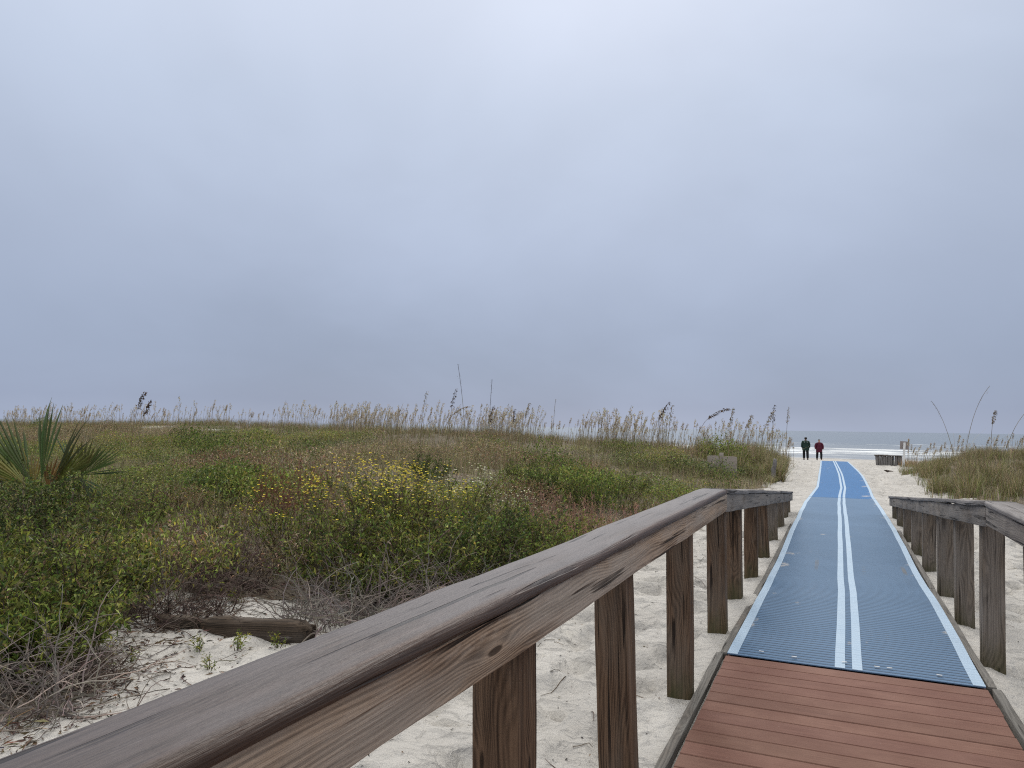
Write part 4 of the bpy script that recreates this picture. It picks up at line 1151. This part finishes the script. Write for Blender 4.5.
# ------------------------------------------------------------------ palms
def frond(n, L, spread, wid, col, tips=.25, cup=.25, tilt=0.0):
    """fan leaf: pleated segments fused near the hub, free towards the tips; hub at origin, fan in the local XZ plane"""
    mb = MB(); seg = 6
    for k in range(n):
        u = (k / (n - 1) - .5) * 2
        a = u * spread / 2
        LL = L * (1 - .22 * abs(u) ** 1.6) * rng.uniform(.80, 1.06)
        d = np.array([math.sin(a), 0, math.cos(a)]); s_ = np.array([math.cos(a), 0, -math.sin(a)])
        fused = .50 * L
        rows = []
        c0 = cvar(col, 1, .12, .05)[0]; cols = []
        bend = rng.choice([.05, .12, .3, .6]) * rng.uniform(.5, 1.2); a += rng.normal(0, spread / n * .22)
        for i in range(seg + 1):
            f = i / seg; r_ = LL * f
            half = min(r_, fused) * math.tan(spread / (n - 1) / 2) * 1.02 if r_ <= fused else fused * math.tan(spread / (n - 1) / 2) * max(0., 1 - ((r_ - fused) / (LL - fused)) ** 1.4)
            half = max(half, .0012) * wid
            dep = np.array([0, 1., 0]) * (cup * L * (u ** 2) * f * .5 + bend * LL * max(0, f - .4) ** 2)
            p = d * r_ + dep
            pl = np.array([0, 1., 0]) * half * .55
            rows += [p - s_ * half + pl, p - pl * .6, p + s_ * half + pl]
            cc = c0 * (1 - .25 * f) if f < .86 else c0 * .5 + np.array([.10, .07, .03]) * .6
            cols += [cc] * 3
        q = []
        for i in range(seg):
            b_ = i * 3
            q += [(b_, b_ + 1, b_ + 4, b_ + 3), (b_ + 1, b_ + 2, b_ + 5, b_ + 4)]
        mb.add(np.array(rows), q, col=np.array(cols))
    return mb
def add_frond(root, loc, az, pitch_, roll_, **k):
    f = frond(**k).build('frond', PALM, root)
    f.location = loc
    f.rotation_mode = 'XYZ'
    f.rotation_euler = (0, 0, 0)
    Mx = Matrix.Rotation(az, 4, 'Z') @ Matrix.Rotation(pitch_, 4, 'Y') @ Matrix.Rotation(roll_, 4, 'Z')
    f.rotation_euler = Mx.to_euler('XYZ')
    st_ = MB(); e = np.array(loc); b_ = np.array([0, 0, .12])
    p = np.array([b_ + (e - b_) * t + np.array([0, 0, -.05]) * math.sin(t * 3.14) for t in np.linspace(0, 1, 5)])
    tube(st_, p, np.linspace(.016, .009, 5), 5, (.10, .12, .04))
    return st_
PG = (.088, .125, .040); PY_ = (.30, .23, .05); PL = (.085, .125, .062)
vx, vy = math.cos(yaw), math.sin(yaw)          # screen right in plan
palm = empty('palm_clump', (-8.95, 6.08, gz(-8.95, 6.08))); tag(palm, 'palm clump with a tall upright green fan at the left edge', 'palm')
pet = MB()
def fr(root, right, upz, pitch_, az_off=0., roll_=0., back=0.0, **k):
    loc = (vx * right - vy * back, vy * right + vx * back, upz)
    # pitch_ > 0 leans to the right of the view
    s_ = add_frond(root, loc, yaw + az_off, pitch_, roll_, **k)
    v, c, q, t, a_, b_ = s_.arrays(); pet.add(v, q, t, col=c)
fr(palm, .02, .62, .02, 0, .15, n=7, L=1.06, spread=.38, wid=1.0, col=PG, cup=.2)
fr(palm, .12, .62, .34, 0, -.5, n=6, L=.85, spread=.42, wid=.9, col=(.075, .085, .035), back=.1)
fr(palm, -.12, .60, -.62, 0, .3, n=9, L=1.0, spread=.62, wid=1.0, col=PG, cup=.3)
fr(palm, -.14, .56, -1.0, 0, .2, n=9, L=.85, spread=.75, wid=1.0, col=(.20, .19, .05), back=-.05)
fr(palm, .10, .56, .72, 0, .5, n=8, L=.66, spread=.7, wid=1.0, col=(.14, .15, .04), back=.15)
fr(palm, .05, .52, .35, .4, .2, n=8, L=.42, spread=1.0, wid=1.0, col=(.22, .13, .045), back=.06)
fr(palm, -.12, .54, -.30, .3, -.5, n=8, L=.50, spread=.9, wid=1.0, col=(.26, .20, .06), back=.1)
fr(palm, .05, .50, 2.5, .2, .1, n=3, L=.65, spread=.18, wid=1.0, col=(.12, .15, .07), back=-.1)
fr(palm, -.5, .5, -1.3, .1, .1, n=9, L=.75, spread=.8, wid=1.0, col=(.18, .18, .05))
tube(pet, np.array([[0, 0, -.1], [0, 0, .2], [.02, 0, .45]]), [.09, .085, .05], 8, (.09, .065, .045))
pet.build('trunk', TWIG, palm)
pet = MB()
palm2 = empty('palm_clump', (-8.92, 6.5, gz(-8.92, 6.5) - .14)); tag(palm2, 'smaller palm with drooping split fan just right of the tall palm fan', 'palm')
fr(palm2, .02, .75, -.50, 0, .2, n=4, L=.62, spread=.16, wid=1.3, col=PL)
fr(palm2, .03, .74, 1.50, 0, .2, n=4, L=.70, spread=.10, wid=1.2, col=(.05, .075, .025))
fr(palm2, .04, .74, 3.10, 0, .1, n=4, L=.62, spread=.16, wid=1.4, col=(.15, .19, .12), back=-.06)
fr(palm2, .06, .72, 2.55, 0, .6, n=9, L=.52, spread=1.1, wid=1.0, col=PL)
fr(palm2, .06, .74, .25, .2, .3, n=7, L=.50, spread=.8, wid=1.0, col=(.10, .10, .035), back=.06)
fr(palm2, .0, .72, -1.9, 0, .4, n=7, L=.5, spread=.8, wid=1.0, col=PG)
fr(palm2, .06, .74, .95, .1, .6, n=8, L=.60, spread=.7, wid=.8, col=PG, back=.1)
tube(pet, np.array([[0, 0, -.1], [0, 0, .15], [.01, 0, .35]]), [.06, .055, .03], 8, (.09, .065, .045))
pet.build('trunk', TWIG, palm2)
palm.scale = (1.0, 1.0, 1.0)
# dark sword leaved plant on the far slope
yuc = MB(); n = 60; a = rng.random(n) * 6.283
blades(yuc, np.zeros((n, 3)), a, rng.uniform(.1, 1.1, n), rng.uniform(.5, .9, n), .035, cvar((.035, .055, .02), n), curve=.15)
for x, y, s_, lb in [(-17.5, 16.6, .9, 'dark spiky plant on the slope right of the palms'), (-14.3, 23.2, .7, 'small dark green spiky plant below the crest, middle of the left dune')]:
    place('spiky_plant', plant_proto('yu', [('blades', yuc, GRASS)]), x, y, lb, 'plant', sc=s_)

# ------------------------------------------------------------------ driftwood
def log_mesh(mb, L, w, h, seed, taper=(1, 1), nx=28, ns=14, jag=.02):
    th = np.arange(ns) * 2 * math.pi / ns; V = []
    for i in range(nx + 1):
        f = i / nx; k = taper[0] + (taper[1] - taper[0]) * f
        if f < .04 or f > .96: k *= .82
        sq = np.sign(np.cos(th)) * np.abs(np.cos(th)) ** .55, np.sign(np.sin(th)) * np.abs(np.sin(th)) ** .55
        n_ = (vnoise(np.full(ns, f * 5 + seed), np.arange(ns) * .9) - .5) * jag * 2 + (vnoise(np.full(ns, f * 16 + seed), np.arange(ns) * 1.7) - .5) * jag
        V.append(np.stack([np.full(ns, (f - .5) * L) + (n_ * 2 if i in (0, nx) else 0), sq[0] * (w / 2 * k + n_), sq[1] * (h / 2 * k + n_)], 1))
    i = np.arange(nx)[:, None] * ns; j = np.arange(ns)[None, :]; kk = (j + 1) % ns
    q = np.stack([i + j, i + ns + j, i + ns + kk, i + kk], -1).reshape(-1, 4)[:, ::-1]
    t = [(0, a_ + 1, a_) for a_ in range(1, ns - 1)] + [(nx * ns, nx * ns + a_, nx * ns + a_ + 1) for a_ in range(1, ns - 1)]
    mb.add(np.concatenate(V), q, t)
drift = empty('driftwood_log', (-4.12, 4.40, gz(-4.12, 4.40))); tag(drift, 'weathered dark driftwood log lying on sand behind the handrail', 'driftwood')
drift.rotation_euler = (0, R(-1.5), R(11))
d1 = MB(); log_mesh(d1, .86, .17, .20, 3., (1, .97), jag=.012); a_ = d1.build('log_body', W_LOG, drift, smooth=True); a_.location = (.14, 0, .03)
d2 = MB(); log_mesh(d2, .56, .11, .12, 9., (.7, 1), jag=.012); a_ = d2.build('split_end', W_LOG, drift, smooth=True); a_.location = (-.44, .03, .055); a_.rotation_euler = (0, R(5), R(4))
d3 = MB(); log_mesh(d3, .62, .10, .10, 5., (.6, 1)); s3 = d3.build('driftwood_stick', W_LOG, smooth=True)
s3.location = (2.25, 35.2, gz(2.25, 35.2) + .05); s3.rotation_euler = (0, R(12), R(-25)); tag(s3, 'short dark driftwood stick on the sand right of the bright blue mat', 'driftwood')
d4 = MB(); log_mesh(d4, .95, .16, .15, 15., (1, .8)); s4 = d4.build('leaning_stump', W_BOX, smooth=True)
s4.location = (-1.95, 27.4, gz(-1.95, 27.4) + .33); s4.rotation_euler = (0, R(-82), R(20)); tag(s4, 'grey leaning wooden stump in the grass at the end of the left dune', 'stump')

# ------------------------------------------------------------------ old sign boards in the grass
sg_scale = .88
sg = empty('old_sign', (-3.6, 26.6, gz(-3.6, 26.6) - .12), yaw - .35); tag(sg, 'old pale sign boards on a post half hidden in the left dune grass', 'sign')
sg.scale = (sg_scale,) * 3
board('post', (0, 0, -.3), (0.01, 0, 1.02), .16, .10, W_PANEL, None, up=(0, -1, 0)).parent = sg
b_ = board('sign_board', (-.52, -.07, .60), (-.085, -.07, .60), .035, .62, W_PANEL, None); b_.parent = sg
b_ = board('sign_board', (.085, -.07, .47), (.60, -.07, .47), .035, .84, W_PANEL, None); b_.parent = sg

# ------------------------------------------------------------------ slatted wooden box on the beach
bx = empty('wooden_box', (2.76, 46.0, gz(2.85, 46.0)), yaw - .42); tag(bx, 'low weathered slatted wooden box on the beach right of the blue mat', 'box')
bx.scale = (.82, .9, .95)
n = 11
for side_y in (-.42, .42):
    for k in range(n):
        x = -.74 + 1.48 * k / (n - 1)
        if side_y < 0 and k in (7,): continue
        b_ = board('slat', (x * .93, side_y * .95, -.08), (x + rng.normal(0, .01), side_y, .57 + rng.normal(0, .01)), .112 if k % 2 else .125, .025, W_BOX, None, up=(0, -1, 0)); b_.parent = bx
for sx in (-.77, .77):
    for k in range(4):
        y = -.33 + .66 * k / 3
        b_ = board('slat', (sx * .94, y, -.08), (sx, y, .57), .16, .025, W_BOX, None, up=(1, 0, 0)); b_.parent = bx
for k, y in enumerate((-.44, -.2, .04, .28)):
    b_ = board('lid_board', (-.86, y + .07, .605 + .004 * k), (.84, y + .07, .60), .215, .03, W_LOG if k < 2 else W_BOX, None, warp=.01); b_.parent = bx
b_ = board('lid_board', (-.66, -.30, .648), (-.05, -.24, .655), .20, .025, W_LOG, None, warp=.008); b_.parent = bx

# ------------------------------------------------------------------ small sign seen from behind
WHITE = plain('white_painted_post', (.72, .72, .70), .6, .08)
BACK = plain('sign_back', (.27, .235, .22), .7, .12)
sn = empty('beach_sign', (3.27, 43.2, gz(3.2, 43.2)), yaw - .45); tag(sn, 'small sign on a leaning white post right of the slatted box', 'sign')
mb = MB(); box(mb, -.055, .055, -.04, .04, -.3, 1.22); p_ = mb.build('post', WHITE, sn); p_.rotation_euler = (0, R(3.2), 0)
mb = MB(); box(mb, -.20, .20, .045, .065, .90, 1.32); p_ = mb.build('sign_panel', BACK, sn); p_.rotation_euler = (0, R(3.2), 0)
mb = MB(); box(mb, -.05, .05, -.045, .044, .92, 1.26); p_ = mb.build('bracket', WHITE, sn); p_.rotation_euler = (0, R(3.2), 0)

# ------------------------------------------------------------------ people
def skin_mesh(name, verts, edges, radii, mat, parent, root=0, sub=2):
    me = bpy.data.meshes.new(name); me.from_pydata(verts, edges, [])
    o = bpy.data.objects.new(name, me); C.objects.link(o)
    md = o.modifiers.new('skin', 'SKIN'); md.use_smooth_shade = True; md.branch_smoothing = .6
    if not me.skin_vertices: me.skin_vertices.new()
    for i, r_ in enumerate(radii):
        me.skin_vertices[0].data[i].radius = r_ if isinstance(r_, tuple) else (r_, r_)
    me.skin_vertices[0].data[root].use_root = True
    s_ = o.modifiers.new('sub', 'SUBSURF'); s_.levels = sub; s_.render_levels = sub
    bpy.context.view_layer.update()
    dg = bpy.context.evaluated_depsgraph_get()
    nm = bpy.data.meshes.new_from_object(o.evaluated_get(dg))
    bpy.data.objects.remove(o)
    for p in nm.polygons: p.use_smooth = True
    nm.materials.clear(); nm.materials.append(mat)
    r = bpy.data.objects.new(name, nm); C.objects.link(r); r.parent = parent
    return r
SKIN = plain('skin', (.42, .25, .18), .55, .06); HAIR = plain('dark_hair', (.018, .014, .012), .6); BLACK = plain('black_cloth', (.012, .012, .014), .85)
GREENJ = plain('dark_green_jacket_cloth', (.012, .034, .026), .8); WINE = plain('burgundy_jacket_cloth', (.075, .008, .022), .8); PALE = plain('pale_print', (.42, .44, .42), .8)
PINK = plain('pink_scarf_cloth', (.45, .22, .22), .8); SHOE = plain('dark_shoe_rubber', (.02, .02, .022), .7)
def person(label, x, y, h, rz, jacket, wide, stride, woman):
    p = empty('person', (x, y, gz(x, y)), rz); tag(p, label, 'person')
    k = h / 1.75; W_ = wide
    Vb = [(0, 0, .95), (0, 0, 1.12), (0, .0, 1.30), (0, -.005, 1.43), (0, 0, 1.51), (0, .012, 1.60), (0, .012, 1.70),
          (-.17, 0, 1.41), (-.225, -.01, 1.16), (-.22, .05, .95), (-.215, .07, .88), (.17, 0, 1.41), (.225, -.01, 1.16), (.22, .05, .95), (.215, .07, .88),
          (-.095, 0, .88), (-.105, .02 + stride, .50), (-.11, -.03 + stride, .08), (-.115, .10 + stride, .035), (.095, 0, .88), (.105, .03 - stride, .50), (.11, -.03 - stride, .08), (.115, .10 - stride, .035)]
    Eb = [(0, 1), (1, 2), (2, 3), (3, 4), (4, 5), (5, 6), (3, 7), (7, 8), (8, 9), (9, 10), (3, 11), (11, 12), (12, 13), (13, 14), (0, 15), (15, 16), (16, 17), (17, 18), (0, 19), (19, 20), (20, 21), (21, 22)]
    Rb = [(.15, .11), (.14, .10), (.15, .10), (.10, .08), .055, (.085, .10), (.075, .085), .055, .045, .036, .034, .055, .045, .036, .034, .085, .058, .04, .035, .085, .058, .04, .035]
    sc = lambda vs: [(a * k * W_, b_ * k, c * k) for a, b_, c in vs]
    rs = lambda r_: [tuple(x_ * k for x_ in (q if isinstance(q, tuple) else (q, q))) for q in r_]
    skin_mesh('body', sc(Vb), Eb, rs(Rb), SKIN, p)
    # jacket over torso and arms
    jl = .70 if not woman else .64
    Vj = [(0, 0, jl), (0, 0, jl + .05), (0, 0, .97), (0, 0, 1.14), (0, 0, 1.30), (0, -.005, 1.43), (0, 0, 1.485), (-.175, 0, 1.41), (-.232, -.01, 1.16), (-.225, .05, .91), (.175, 0, 1.41), (.232, -.01, 1.16), (.225, .05, .91)]
    Ej = [(0, 1), (1, 2), (2, 3), (3, 4), (4, 5), (5, 6), (5, 7), (7, 8), (8, 9), (5, 10), (10, 11), (11, 12)]
    Rj = [(.29, .22), (.28, .215), (.25, .19), (.225, .17), (.225, .165), (.17, .13), (.10, .10), .10, .092, .075, .10, .092, .075]
    skin_mesh('jacket', sc(Vj), Ej, rs(Rj), jacket, p, root=3)
    Vt = [(0, 0, .94)] + Vb[15:18] + Vb[19:22]
    Vt[3] = (Vt[3][0], Vt[3][1], .09); Vt[6] = (Vt[6][0], Vt[6][1], .09)
    Et = [(0, 1), (1, 2), (2, 3), (0, 4), (4, 5), (5, 6)]
    skin_mesh('trousers', sc(Vt), Et, rs([(.15, .12), .118, .105, .088, .118, .105, .088]), BLACK, p)
    for s_ in (-1, 1):
        q = Vb[17 if s_ < 0 else 21]; q2 = Vb[18 if s_ < 0 else 22]
        skin_mesh('shoe', sc([(q[0], q[1] - .03, .045), q2]), [(0, 1)], rs([(.066, .066), (.060, .048)]), SHOE, p)
    if woman:
        skin_mesh('hair', sc([(0, -.02, 1.60), (0, -.01, 1.68), (0, -.0, 1.735)]), [(0, 1), (1, 2)], rs([(.085, .08), (.096, .10), (.075, .085)]), HAIR, p)
        skin_mesh('scarf', sc([(0, 0, 1.47), (0, .01, 1.535)]), [(0, 1)], rs([(.095, .095), (.075, .08)]), PINK, p)
    else:
        skin_mesh('hair', sc([(0, -.03, 1.53), (0, -.01, 1.66), (0, .0, 1.735)]), [(0, 1), (1, 2)], rs([(.10, .085), (.115, .12), (.09, .10)]), HAIR, p)
        for s_ in (-1, 1):
            skin_mesh('back_print', sc([(s_ * .04, -.118, 1.345), (s_ * .125, -.113, 1.355)]), [(0, 1)], rs([(.022, .03), (.02, .03)]), PALE, p)
    for s_ in (-1, 1):
        em = MB(); tube(em, np.array([[s_ * .032 * k, .103 * k, 1.64 * k], [s_ * .032 * k, .113 * k, 1.64 * k]]), [.009, .005], 8)
        em.build('eye', HAIR, p)
    return p
person('person in a dark green jacket with pale marks across the back, standing on the beach', -1.98, 60.9, 1.76, .15, GREENJ, 1.12, .06, False)
person('person in a burgundy jacket and black trousers on the beach beside the mat', -1.02, 60.1, 1.57, math.pi + .3, WINE, 1.3, .10, True)
